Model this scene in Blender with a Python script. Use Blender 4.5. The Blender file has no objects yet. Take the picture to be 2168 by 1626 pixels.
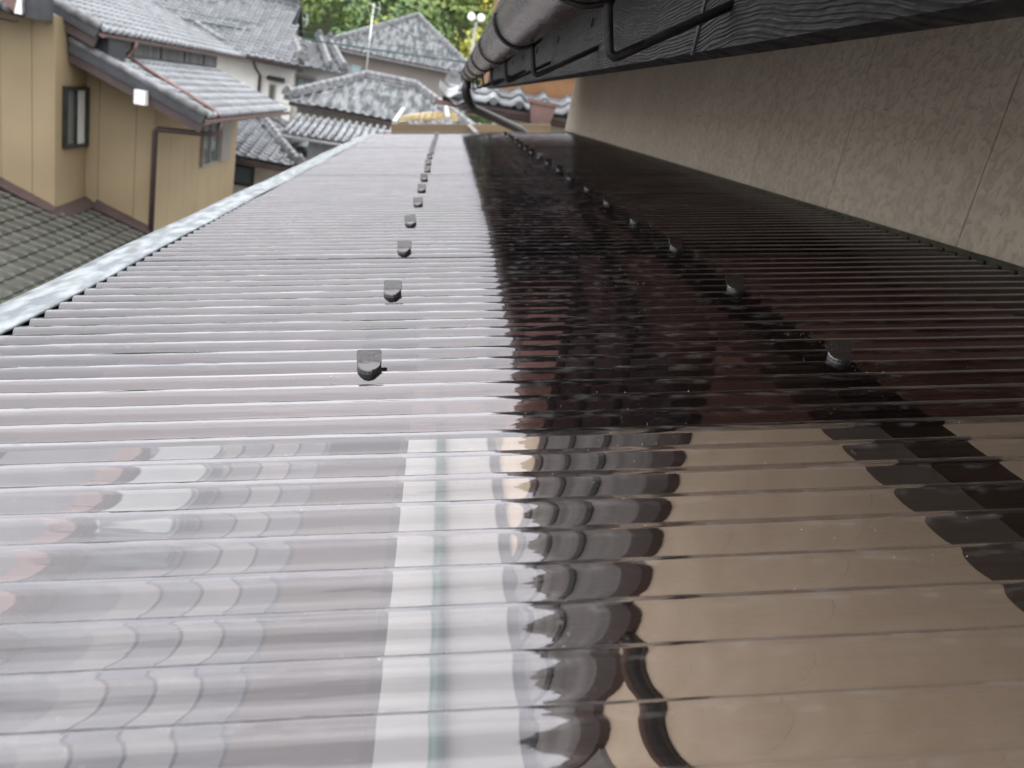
import bpy, math, random
from mathutils import Matrix, Vector
R_ = random.Random(7)
sc = bpy.context.scene
H = 6.0                     # camera height; all coordinates below are relative to the camera point
PI = math.pi

# ------------------------------------------------------------------ camera
cam_d = bpy.data.cameras.new('camera')
cam = bpy.data.objects.new('camera', cam_d)
sc.collection.objects.link(cam)
CX = Vector((0.97970391, -0.07507265, 0.18586111))
CYd = Vector((0.1504553, -0.33727491, -0.92930557))
CZf = Vector((0.13245172, 0.93840809, -0.31913447))
M = Matrix.Identity(4)
for i in range(3):
    M[i][0] = CX[i]; M[i][1] = -CYd[i]; M[i][2] = -CZf[i]
M[2][3] = H
cam.matrix_world = M
cam_d.sensor_width = 36.0
cam_d.lens = 36.0 * 1700 / 2168
cam_d.clip_start = 0.02
cam_d.clip_end = 1500
cam_d.dof.use_dof = True
cam_d.dof.focus_distance = 0.60
cam_d.dof.aperture_fstop = 12.0
sc.camera = cam

# ------------------------------------------------------------------ world: bright overcast sky
SUN_EL, SUN_AZ = math.radians(58), math.radians(245)   # azimuth measured from +Y towards +X
wd = bpy.data.worlds.new('World'); sc.world = wd; wd.use_nodes = True
nt = wd.node_tree; nt.nodes.clear()
out = nt.nodes.new('ShaderNodeOutputWorld'); bg = nt.nodes.new('ShaderNodeBackground')
sky = nt.nodes.new('ShaderNodeTexSky'); sky.sky_type = 'NISHITA'; sky.sun_disc = False
sky.sun_elevation = SUN_EL; sky.sun_rotation = SUN_AZ
sky.air_density = 1.0; sky.dust_density = 3.0
geo = nt.nodes.new('ShaderNodeTexCoord')
ns = nt.nodes.new('ShaderNodeTexNoise'); ns.inputs['Scale'].default_value = 2.2; ns.inputs['Detail'].default_value = 5
cr = nt.nodes.new('ShaderNodeValToRGB')
cr.color_ramp.elements[0].position = 0.3; cr.color_ramp.elements[0].color = (23.5, 23.9, 25.2, 1)
cr.color_ramp.elements[1].position = 0.72; cr.color_ramp.elements[1].color = (33.0, 32.6, 33.4, 1)
mx = nt.nodes.new('ShaderNodeMix'); mx.data_type = 'RGBA'; mx.inputs[0].default_value = 0.86
nt.links.new(geo.outputs['Generated'], ns.inputs['Vector'])
nt.links.new(ns.outputs['Fac'], cr.inputs['Fac'])
nt.links.new(sky.outputs['Color'], mx.inputs[6]); nt.links.new(cr.outputs['Color'], mx.inputs[7])
sxz = nt.nodes.new('ShaderNodeSeparateXYZ'); nt.links.new(geo.outputs['Generated'], sxz.inputs[0])
el = nt.nodes.new('ShaderNodeMapRange'); el.inputs[1].default_value = 0.0; el.inputs[2].default_value = 1.0; el.inputs[3].default_value = 0.62; el.inputs[4].default_value = 1.28
nt.links.new(sxz.outputs['Z'], el.inputs[0])
vm = nt.nodes.new('ShaderNodeVectorMath'); vm.operation = 'SCALE'; nt.links.new(mx.outputs[2], vm.inputs[0]); nt.links.new(el.outputs[0], vm.inputs['Scale'])
nt.links.new(vm.outputs[0], bg.inputs['Color'])
bg.inputs['Strength'].default_value = 0.12
nt.links.new(bg.outputs[0], out.inputs[0])

# ------------------------------------------------------------------ sun behind the cloud
sl = bpy.data.lights.new('sun', 'SUN'); sl.energy = 0.6; sl.angle = math.radians(80); sl.color = (1, 0.96, 0.9)
so = bpy.data.objects.new('sun', sl); sc.collection.objects.link(so)
sdir = Vector((math.sin(SUN_AZ) * math.cos(SUN_EL), math.cos(SUN_AZ) * math.cos(SUN_EL), math.sin(SUN_EL)))
so.rotation_euler = sdir.to_track_quat('Z', 'Y').to_euler(); so.location = (0, 0, 40)

sc.view_settings.view_transform = 'Standard'; sc.view_settings.look = 'None'
sc.view_settings.exposure = 0.0; sc.view_settings.gamma = 1.0; sc.view_settings.use_curve_mapping = False
sc.cycles.max_bounces = 14; sc.cycles.transparent_max_bounces = 24
sc.cycles.glossy_bounces = 6; sc.cycles.transmission_bounces = 12; sc.cycles.diffuse_bounces = 4

# ------------------------------------------------------------------ materials
def lnk(nt, a, b): nt.links.new(a, b)
def mat(name, c1, c2=None, scale=6.0, rough=0.6, metal=0.0, bump=0.0, bscale=None, stretch=(1, 1, 1), rvar=0.0,
        detail=6, objrand=0.0, lo=0.35, hi=0.65, bdist=0.01, coat=0.0, spec=0.5):
    m = bpy.data.materials.new(name); m.use_nodes = True
    nt = m.node_tree; b = nt.nodes['Principled BSDF']
    tc = nt.nodes.new('ShaderNodeTexCoord'); mp = nt.nodes.new('ShaderNodeMapping'); mp.inputs['Scale'].default_value = stretch
    lnk(nt, tc.outputs['Object'], mp.inputs[0])
    n = nt.nodes.new('ShaderNodeTexNoise'); n.inputs['Scale'].default_value = scale; n.inputs['Detail'].default_value = detail
    lnk(nt, mp.outputs[0], n.inputs['Vector'])
    r = nt.nodes.new('ShaderNodeValToRGB')
    r.color_ramp.elements[0].position = lo; r.color_ramp.elements[1].position = hi
    r.color_ramp.elements[0].color = (*c1, 1); r.color_ramp.elements[1].color = (*(c2 or c1), 1)
    lnk(nt, n.outputs['Fac'], r.inputs[0])
    col = r.outputs[0]
    if objrand:
        oi = nt.nodes.new('ShaderNodeObjectInfo'); h = nt.nodes.new('ShaderNodeHueSaturation')
        mr = nt.nodes.new('ShaderNodeMapRange'); mr.inputs[3].default_value = 1 - objrand; mr.inputs[4].default_value = 1 + objrand
        lnk(nt, oi.outputs['Random'], mr.inputs[0]); lnk(nt, mr.outputs[0], h.inputs['Value']); lnk(nt, col, h.inputs['Color']); col = h.outputs[0]
    lnk(nt, col, b.inputs['Base Color'])
    b.inputs['Roughness'].default_value = rough; b.inputs['Metallic'].default_value = metal
    b.inputs['Coat Weight'].default_value = coat; b.inputs['Specular IOR Level'].default_value = spec
    if rvar:
        mr = nt.nodes.new('ShaderNodeMapRange'); mr.inputs[3].default_value = max(0.02, rough - rvar); mr.inputs[4].default_value = rough + rvar
        lnk(nt, n.outputs['Fac'], mr.inputs[0]); lnk(nt, mr.outputs[0], b.inputs['Roughness'])
    if bump:
        n2 = nt.nodes.new('ShaderNodeTexNoise'); n2.inputs['Scale'].default_value = bscale or scale * 4; n2.inputs['Detail'].default_value = 8
        lnk(nt, mp.outputs[0], n2.inputs['Vector'])
        bp = nt.nodes.new('ShaderNodeBump'); bp.inputs['Strength'].default_value = bump; bp.inputs['Distance'].default_value = bdist
        lnk(nt, n2.outputs['Fac'], bp.inputs['Height']); lnk(nt, bp.outputs[0], b.inputs['Normal'])
    m['b'] = 1
    return m

def sheet_mat(name, tint, ior_t=1.035):
    m = bpy.data.materials.new(name); m.use_nodes = True
    nt = m.node_tree; nt.nodes.clear()
    o = nt.nodes.new('ShaderNodeOutputMaterial')
    g = nt.nodes.new('ShaderNodeNewGeometry')
    io = nt.nodes.new('ShaderNodeMapRange'); io.inputs[3].default_value = 1.58; io.inputs[4].default_value = 1 / 1.58
    lnk(nt, g.outputs['Backfacing'], io.inputs[0])
    tc = nt.nodes.new('ShaderNodeTexCoord')
    # very slight waviness of the moulded surface
    mp = nt.nodes.new('ShaderNodeMapping'); mp.inputs['Scale'].default_value = (7, 75, 75)
    lnk(nt, tc.outputs['Object'], mp.inputs[0])
    n = nt.nodes.new('ShaderNodeTexNoise'); n.inputs['Scale'].default_value = 1.0; n.inputs['Detail'].default_value = 3.5
    lnk(nt, mp.outputs[0], n.inputs['Vector'])
    bp = nt.nodes.new('ShaderNodeBump'); bp.inputs['Strength'].default_value = 0.26; bp.inputs['Distance'].default_value = 0.004
    lnk(nt, n.outputs['Fac'], bp.inputs['Height'])
    fr = nt.nodes.new('ShaderNodeFresnel'); lnk(nt, io.outputs[0], fr.inputs['IOR']); lnk(nt, bp.outputs[0], fr.inputs['Normal'])
    # two faces of a thin sheet: R' = 2R/(1+R)
    a = nt.nodes.new('ShaderNodeMath'); a.operation = 'MULTIPLY'; a.inputs[1].default_value = 2.0; lnk(nt, fr.outputs[0], a.inputs[0])
    b = nt.nodes.new('ShaderNodeMath'); b.operation = 'ADD'; b.inputs[1].default_value = 1.0; lnk(nt, fr.outputs[0], b.inputs[0])
    d = nt.nodes.new('ShaderNodeMath'); d.operation = 'DIVIDE'; lnk(nt, a.outputs[0], d.inputs[0]); lnk(nt, b.outputs[0], d.inputs[1])
    gl = nt.nodes.new('ShaderNodeBsdfGlossy'); gl.inputs['Roughness'].default_value = 0.035; gl.inputs['Color'].default_value = (0.97, 0.96, 1.0, 1)
    lnk(nt, bp.outputs[0], gl.inputs['Normal'])
    tr = nt.nodes.new('ShaderNodeBsdfRefraction'); tr.inputs['Color'].default_value = (*tint, 1); tr.inputs['IOR'].default_value = ior_t
    tr.inputs['Roughness'].default_value = 0.0
    lnk(nt, bp.outputs[0], tr.inputs['Normal'])
    ms = nt.nodes.new('ShaderNodeMixShader')
    lnk(nt, d.outputs[0], ms.inputs[0]); lnk(nt, tr.outputs[0], ms.inputs[1]); lnk(nt, gl.outputs[0], ms.inputs[2])
    # dust film and specks
    df = nt.nodes.new('ShaderNodeBsdfDiffuse'); df.inputs['Color'].default_value = (0.55, 0.53, 0.52, 1)
    n2 = nt.nodes.new('ShaderNodeTexNoise'); n2.inputs['Scale'].default_value = 420; n2.inputs['Detail'].default_value = 3
    lnk(nt, tc.outputs['Object'], n2.inputs['Vector'])
    n3 = nt.nodes.new('ShaderNodeTexNoise'); n3.inputs['Scale'].default_value = 7; n3.inputs['Detail'].default_value = 5
    lnk(nt, tc.outputs['Object'], n3.inputs['Vector'])
    r2 = nt.nodes.new('ShaderNodeMapRange'); r2.inputs[1].default_value = 0.63; r2.inputs[2].default_value = 0.80; r2.inputs[4].default_value = 0.6
    lnk(nt, n2.outputs['Fac'], r2.inputs[0])
    r3 = nt.nodes.new('ShaderNodeMapRange'); r3.inputs[1].default_value = 0.5; r3.inputs[2].default_value = 0.75
    lnk(nt, n3.outputs['Fac'], r3.inputs[0])
    mu = nt.nodes.new('ShaderNodeMath'); mu.operation = 'MULTIPLY_ADD'; mu.inputs[2].default_value = 0.006
    lnk(nt, r2.outputs[0], mu.inputs[0]); lnk(nt, r3.outputs[0], mu.inputs[1])
    sx = nt.nodes.new('ShaderNodeSeparateXYZ'); lnk(nt, tc.outputs['Object'], sx.inputs[0])
    rz = nt.nodes.new('ShaderNodeMapRange'); rz.inputs[1].default_value = 0.0016; rz.inputs[2].default_value = 0.0038; lnk(nt, sx.outputs['Z'], rz.inputs[0])
    mp4 = nt.nodes.new('ShaderNodeMapping'); mp4.inputs['Scale'].default_value = (60, 220, 40); mp4.inputs['Rotation'].default_value = (0, 0, 0.5); lnk(nt, tc.outputs['Object'], mp4.inputs[0])
    n4 = nt.nodes.new('ShaderNodeTexNoise'); n4.inputs['Scale'].default_value = 1.0; n4.inputs['Detail'].default_value = 7; lnk(nt, mp4.outputs[0], n4.inputs['Vector'])
    r4 = nt.nodes.new('ShaderNodeMapRange'); r4.inputs[1].default_value = 0.5; r4.inputs[2].default_value = 0.75; r4.inputs[4].default_value = 0.11; lnk(nt, n4.outputs['Fac'], r4.inputs[0])
    m4 = nt.nodes.new('ShaderNodeMath'); m4.operation = 'MULTIPLY'; lnk(nt, rz.outputs[0], m4.inputs[0]); lnk(nt, r4.outputs[0], m4.inputs[1])
    m5 = nt.nodes.new('ShaderNodeMath'); m5.operation = 'ADD'; lnk(nt, m4.outputs[0], m5.inputs[0]); lnk(nt, mu.outputs[0], m5.inputs[1]); mu = m5
    ms2 = nt.nodes.new('ShaderNodeMixShader')
    lnk(nt, mu.outputs[0], ms2.inputs[0]); lnk(nt, ms.outputs[0], ms2.inputs[1]); lnk(nt, df.outputs[0], ms2.inputs[2])
    lnk(nt, ms2.outputs[0], o.inputs[0])
    return m

def glass_mat(name, col):
    m = bpy.data.materials.new(name); m.use_nodes = True
    b = m.node_tree.nodes['Principled BSDF']
    b.inputs['Base Color'].default_value = (*col, 1); b.inputs['Roughness'].default_value = 0.06
    b.inputs['Specular IOR Level'].default_value = 0.8; b.inputs['Coat Weight'].default_value = 0.3
    return m

def stucco_mat():
    m = bpy.data.materials.new('stucco'); m.use_nodes = True
    nt = m.node_tree; b = nt.nodes['Principled BSDF']
    tc = nt.nodes.new('ShaderNodeTexCoord')
    mp = nt.nodes.new('ShaderNodeMapping'); mp.inputs['Scale'].default_value = (1, 1, 1.0)
    lnk(nt, tc.outputs['Object'], mp.inputs[0])
    n = nt.nodes.new('ShaderNodeTexNoise'); n.inputs['Scale'].default_value = 62; n.inputs['Detail'].default_value = 6; n.inputs['Distortion'].default_value = 0.7
    lnk(nt, mp.outputs[0], n.inputs['Vector'])
    r = nt.nodes.new('ShaderNodeValToRGB'); r.color_ramp.elements[0].position = 0.36; r.color_ramp.elements[1].position = 0.56
    lnk(nt, n.outputs['Fac'], r.inputs[0])
    n2 = nt.nodes.new('ShaderNodeTexNoise'); n2.inputs['Scale'].default_value = 3.0; n2.inputs['Detail'].default_value = 5
    lnk(nt, tc.outputs['Object'], n2.inputs['Vector'])
    c = nt.nodes.new('ShaderNodeValToRGB'); c.color_ramp.elements[0].position = 0.3; c.color_ramp.elements[1].position = 0.7
    c.color_ramp.elements[0].color = (0.52, 0.447, 0.35, 1); c.color_ramp.elements[1].color = (0.615, 0.54, 0.43, 1)
    lnk(nt, n2.outputs['Fac'], c.inputs[0])
    mxn = nt.nodes.new('ShaderNodeMix'); mxn.data_type = 'RGBA'; mxn.blend_type = 'MULTIPLY'; mxn.inputs[0].default_value = 0.20
    lnk(nt, c.outputs[0], mxn.inputs[6]); lnk(nt, r.outputs[0], mxn.inputs[7])
    lnk(nt, mxn.outputs[2], b.inputs['Base Color'])
    n3 = nt.nodes.new('ShaderNodeTexNoise'); n3.inputs['Scale'].default_value = 260; n3.inputs['Detail'].default_value = 4
    lnk(nt, tc.outputs['Object'], n3.inputs['Vector'])
    ad = nt.nodes.new('ShaderNodeMath'); ad.operation = 'MULTIPLY_ADD'; ad.inputs[1].default_value = 0.12
    lnk(nt, n3.outputs['Fac'], ad.inputs[0]); lnk(nt, r.outputs[0], ad.inputs[2])
    bp = nt.nodes.new('ShaderNodeBump'); bp.inputs['Strength'].default_value = 0.6; bp.inputs['Distance'].default_value = 0.003
    lnk(nt, ad.outputs[0], bp.inputs['Height']); lnk(nt, bp.outputs[0], b.inputs['Normal'])
    b.inputs['Roughness'].default_value = 0.85
    return m

def charred_mat():
    m = bpy.data.materials.new('charred_wood'); m.use_nodes = True
    nt = m.node_tree; b = nt.nodes['Principled BSDF']
    tc = nt.nodes.new('ShaderNodeTexCoord')
    mp = nt.nodes.new('ShaderNodeMapping'); mp.inputs['Scale'].default_value = (3, 3, 105)
    lnk(nt, tc.outputs['Object'], mp.inputs[0])
    nd = nt.nodes.new('ShaderNodeTexNoise'); nd.inputs['Scale'].default_value = 1.6; nd.inputs['Detail'].default_value = 4
    lnk(nt, tc.outputs['Object'], nd.inputs['Vector'])
    add = nt.nodes.new('ShaderNodeVectorMath'); add.operation = 'MULTIPLY_ADD'
    add.inputs[1].default_value = (0, 0, 14); lnk(nt, nd.outputs['Color'], add.inputs[0]); lnk(nt, mp.outputs[0], add.inputs[2])
    w = nt.nodes.new('ShaderNodeTexWave'); w.wave_type = 'BANDS'; w.bands_direction = 'Z'; w.inputs['Scale'].default_value = 0.75
    w.inputs['Distortion'].default_value = 6.5; w.inputs['Detail'].default_value = 7; w.inputs['Detail Scale'].default_value = 2.0
    lnk(nt, add.outputs[0], w.inputs['Vector'])
    n = nt.nodes.new('ShaderNodeTexNoise'); n.inputs['Scale'].default_value = 5; n.inputs['Detail'].default_value = 8
    mp2 = nt.nodes.new('ShaderNodeMapping'); mp2.inputs['Scale'].default_value = (1, 1.4, 9); lnk(nt, tc.outputs['Object'], mp2.inputs[0]); lnk(nt, mp2.outputs[0], n.inputs['Vector'])
    r = nt.nodes.new('ShaderNodeValToRGB')
    e = r.color_ramp.elements; e[0].position = 0.2; e[0].color = (0.006, 0.0055, 0.006, 1); e[1].position = 0.95; e[1].color = (0.042, 0.039, 0.039, 1)
    x = e.new(0.6); x.color = (0.011, 0.0102, 0.0104, 1)
    lnk(nt, w.outputs['Fac'], r.inputs[0])
    r2 = nt.nodes.new('ShaderNodeMapRange'); r2.inputs[1].default_value = 0.62; r2.inputs[2].default_value = 0.7; lnk(nt, n.outputs['Fac'], r2.inputs[0])
    w2 = nt.nodes.new('ShaderNodeMath'); w2.operation = 'MULTIPLY'; lnk(nt, r2.outputs[0], w2.inputs[0]); lnk(nt, w.outputs['Fac'], w2.inputs[1])
    mxn = nt.nodes.new('ShaderNodeMix'); mxn.data_type = 'RGBA'; mxn.inputs[7].default_value = (0.11, 0.075, 0.05, 1)
    lnk(nt, w2.outputs[0], mxn.inputs[0]); lnk(nt, r.outputs[0], mxn.inputs[6])
    chcol = mxn.outputs[2]
    # cross cracking
    v = nt.nodes.new('ShaderNodeTexVoronoi'); v.feature = 'DISTANCE_TO_EDGE'; v.inputs['Scale'].default_value = 1.0
    mp3 = nt.nodes.new('ShaderNodeMapping'); mp3.inputs['Scale'].default_value = (40, 28, 110); lnk(nt, tc.outputs['Object'], mp3.inputs[0]); lnk(nt, mp3.outputs[0], v.inputs['Vector'])
    ck = nt.nodes.new('ShaderNodeMapRange'); ck.inputs[1].default_value = 0.0; ck.inputs[2].default_value = 0.22; ck.inputs[3].default_value = 0.15; ck.inputs[4].default_value = 1.0
    lnk(nt, v.outputs[0], ck.inputs[0])
    mk = nt.nodes.new('ShaderNodeMix'); mk.data_type = 'RGBA'; mk.blend_type = 'MULTIPLY'; mk.inputs[0].default_value = 1.0
    lnk(nt, chcol, mk.inputs[6]); lnk(nt, ck.outputs[0], mk.inputs[7]); lnk(nt, mk.outputs[2], b.inputs['Base Color'])
    mn = nt.nodes.new('ShaderNodeMath'); mn.operation = 'MULTIPLY_ADD'; mn.inputs[1].default_value = 1.2
    lnk(nt, v.outputs[0], mn.inputs[0]); lnk(nt, w.outputs['Fac'], mn.inputs[2])
    bp = nt.nodes.new('ShaderNodeBump'); bp.inputs['Strength'].default_value = 1.0; bp.inputs['Distance'].default_value = 0.004
    lnk(nt, mn.outputs[0], bp.inputs['Height']); lnk(nt, bp.outputs[0], b.inputs['Normal'])
    b.inputs['Roughness'].default_value = 0.6
    return m

MT = {}
MT['sheet'] = sheet_mat('brown_smoke_polycarbonate', (0.145, 0.09, 0.097), 1.035)
MT['clear_sheet'] = sheet_mat('pale_smoke_polycarbonate', (0.545, 0.49, 0.46), 1.035)
MT['yellow_sheet'] = mat('aged_yellow_plastic', (0.28, 0.205, 0.09), (0.42, 0.345, 0.20), 3, 0.3)
MT['galv'] = mat('galvanised_steel', (0.13, 0.15, 0.163), (0.29, 0.32, 0.33), 26, 0.42, 0.4, 0.15, 60, (2.2, 0.8, 2), rvar=0.12, lo=0.40, hi=0.62)
MT['black'] = mat('black_rubber_and_void', (0.008, 0.008, 0.009), (0.015, 0.015, 0.016), 20, 0.6)  # rubber, and the painted dark of the void at the eave
MT['purlin'] = mat('dark_bronze_aluminium', (0.075, 0.058, 0.05), (0.095, 0.075, 0.065), 8, 0.4, 0.3)
MT['cap'] = mat('brown_plastic_cap', (0.026, 0.022, 0.02), (0.034, 0.029, 0.026), 90, 0.12, 0, 0.1, spec=1.0)
MT['washer'] = mat('dark_washer', (0.012, 0.012, 0.013), (0.02, 0.02, 0.021), 90, 0.3)
MT['stucco'] = stucco_mat()
MT['char'] = charred_mat()
MT['plaster'] = mat('smooth_cream_plaster', (0.66, 0.56, 0.435), (0.74, 0.64, 0.51), 6, 0.8, 0, 0.15, 30, rvar=0.05)  # colour brightened past the stucco to stay light through the tinted sheet
MT['gutter'] = mat('patinated_copper', (0.05, 0.042, 0.042), (0.15, 0.108, 0.095), 9, 0.27, 0.7, 0.12, 40, (3, 0.8, 3), rvar=0.1)
MT['iron'] = mat('black_iron', (0.018, 0.017, 0.018), (0.035, 0.033, 0.034), 60, 0.42, 0.3, 0.2)
MT['soffit'] = mat('orange_soffit_wood', (0.18, 0.085, 0.03), (0.26, 0.13, 0.05), 4, 0.55, 0, 0.1, 30, (1, 6, 1))
MT['moss_shade'] = mat('mossy_gap_shade', (0.04, 0.04, 0.026), (0.085, 0.08, 0.052), 30, 0.8, 0, 0.4)  # olive stain and the dark of the shadow gap in one colour
MT['concrete'] = mat('terrace_concrete', (0.06, 0.066, 0.074), (0.085, 0.092, 0.102), 5, 0.85, 0, 0.3)
MT['whiteboard'] = mat('white_painted_board', (0.34, 0.365, 0.37), (0.40, 0.425, 0.43), 5, 0.5)
MT['greenpole'] = mat('green_plastic', (0.004, 0.065, 0.045), (0.006, 0.085, 0.06), 8, 0.4)
MT['greymat'] = mat('grey_board', (0.05, 0.055, 0.065), (0.075, 0.08, 0.09), 9, 0.7)
MT['paleboard'] = mat('pale_board', (0.095, 0.098, 0.104), (0.12, 0.123, 0.13), 9, 0.7)
MT['brick'] = mat('red_brick', (0.105, 0.072, 0.068), (0.13, 0.085, 0.08), 14, 0.8, 0, 0.3)
MT['turf'] = mat('green_mat', (0.03, 0.11, 0.07), (0.06, 0.17, 0.10), 40, 0.9, 0, 0.6)
MT['crate'] = mat('pale_blue_plastic', (0.13, 0.165, 0.175), (0.16, 0.195, 0.205), 6, 0.4)
MT['tile'] = mat('silver_grey_tile', (0.098, 0.106, 0.113), (0.25, 0.265, 0.275), 5, 0.28, 0.2, 0.15, 60, rvar=0.1, objrand=0.2)
MT['tile_dark'] = mat('mossy_dark_tile', (0.024, 0.026, 0.023), (0.068, 0.07, 0.05), 3.5, 0.45, 0, 0.2, 50, objrand=0.25)
MT['tile_far'] = mat('weathered_blotched_tile', (0.065, 0.072, 0.076), (0.25, 0.265, 0.268), 3.2, 0.4, 0.1, 0.1, 12, (1.6, 0.5, 0.5), detail=8, lo=0.40, hi=0.62)
MT['ridge'] = mat('ridge_tile', (0.10, 0.105, 0.11), (0.24, 0.245, 0.25), 7, 0.4, 0.1, 0.1, 40)
MT['slate'] = mat('dark_roof_underlay', (0.03, 0.032, 0.036), (0.05, 0.052, 0.058), 6, 0.6)
MT['tan'] = mat('tan_siding', (0.245, 0.188, 0.108), (0.28, 0.217, 0.128), 1.3, 0.7, 0, 0.1, 160)
MT['brown_trim'] = mat('brown_metal_trim', (0.06, 0.042, 0.042), (0.085, 0.06, 0.058), 5, 0.4, 0.2)
MT['copper'] = mat('pink_copper_gutter', (0.13, 0.082, 0.073), (0.19, 0.115, 0.10), 7, 0.42, 0.3)
MT['grey_wall'] = mat('grey_board_wall', (0.14, 0.14, 0.145), (0.24, 0.24, 0.24), 6, 0.7, 0, 0, None, (1, 1, .3))
MT['darkblue'] = mat('dark_gable_board', (0.018, 0.02, 0.028), (0.03, 0.033, 0.042), 5, 0.5)
MT['white_wall'] = mat('white_plaster', (0.74, 0.74, 0.70), (0.82, 0.82, 0.78), 2.2, 0.85, 0, 0.1)
MT['white_box'] = mat('white_metal', (0.80, 0.81, 0.79), (0.84, 0.85, 0.83), 3, 0.4)
MT['taupe_wall'] = mat('taupe_siding', (0.17, 0.152, 0.14), (0.195, 0.175, 0.16), 1.2, 0.7)
MT['cream'] = mat('cream_wall', (0.75, 0.70, 0.52), (0.82, 0.77, 0.60), 1.2, 0.8)
MT['beige'] = mat('beige_plaster', (0.36, 0.33, 0.27), (0.44, 0.405, 0.33), 3, 0.8)
MT['frame'] = mat('dark_sash', (0.022, 0.022, 0.021), (0.035, 0.035, 0.033), 10, 0.4, 0.3)
MT['glass'] = glass_mat('window_glass', (0.10, 0.12, 0.12))
MT['glass_blue'] = glass_mat('blue_window_glass', (0.30, 0.42, 0.43))
MT['curtain'] = mat('pale_curtain', (0.42, 0.43, 0.41), (0.55, 0.56, 0.54), 6, 0.9, 0, 0, None, (1, 8, .4))
MT['shutter'] = mat('grey_shutter', (0.20, 0.185, 0.17), (0.25, 0.23, 0.21), 6, 0.5)
MT['beam'] = mat('brown_timber', (0.115, 0.08, 0.045), (0.165, 0.115, 0.065), 4, 0.6, 0, 0.1, 30, (.4, 3, 3))
MT['pole'] = mat('concrete_pole', (0.30, 0.29, 0.27), (0.38, 0.37, 0.34), 5, 0.8)
MT['alu'] = mat('aluminium', (0.62, 0.62, 0.62), (0.70, 0.70, 0.70), 5, 0.35, 0.7)
MT['cable'] = mat('dark_green_cable', (0.02, 0.055, 0.055), (0.03, 0.07, 0.07), 5, 0.5)
MT['globe'] = mat('white_lamp_glass', (0.9, 0.9, 0.9), (0.95, 0.95, 0.95), 5, 0.25)
MT['ground'] = mat('town_ground', (0.15, 0.145, 0.13), (0.24, 0.23, 0.21), 0.3, 0.9)
MT['hill'] = mat('hill_soil', (0.022, 0.035, 0.014), (0.045, 0.06, 0.02), 0.2, 0.95)
MT['bark'] = mat('bark', (0.05, 0.04, 0.03), (0.08, 0.065, 0.05), 8, 0.9)
MT['speck'] = mat('white_plastic_chips', (0.75, 0.74, 0.72), (0.85, 0.84, 0.82), 50, 0.5)

def leaf_mat():
    m = bpy.data.materials.new('foliage'); m.use_nodes = True
    nt = m.node_tree; b = nt.nodes['Principled BSDF']
    at = nt.nodes.new('ShaderNodeAttribute'); at.attribute_name = 'tone'
    r = nt.nodes.new('ShaderNodeValToRGB'); e = r.color_ramp.elements
    e[0].position = 0.0; e[0].color = (0.04, 0.085, 0.032, 1); e[1].position = 1.0; e[1].color = (0.46, 0.42, 0.07, 1)
    x = e.new(0.45); x.color = (0.10, 0.17, 0.05, 1); x = e.new(0.75); x.color = (0.235, 0.28, 0.06, 1)
    lnk(nt, at.outputs['Fac'], r.inputs[0]); lnk(nt, r.outputs[0], b.inputs['Base Color'])
    b.inputs['Roughness'].default_value = 0.6
    return m
MT['leaf'] = leaf_mat()

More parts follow.
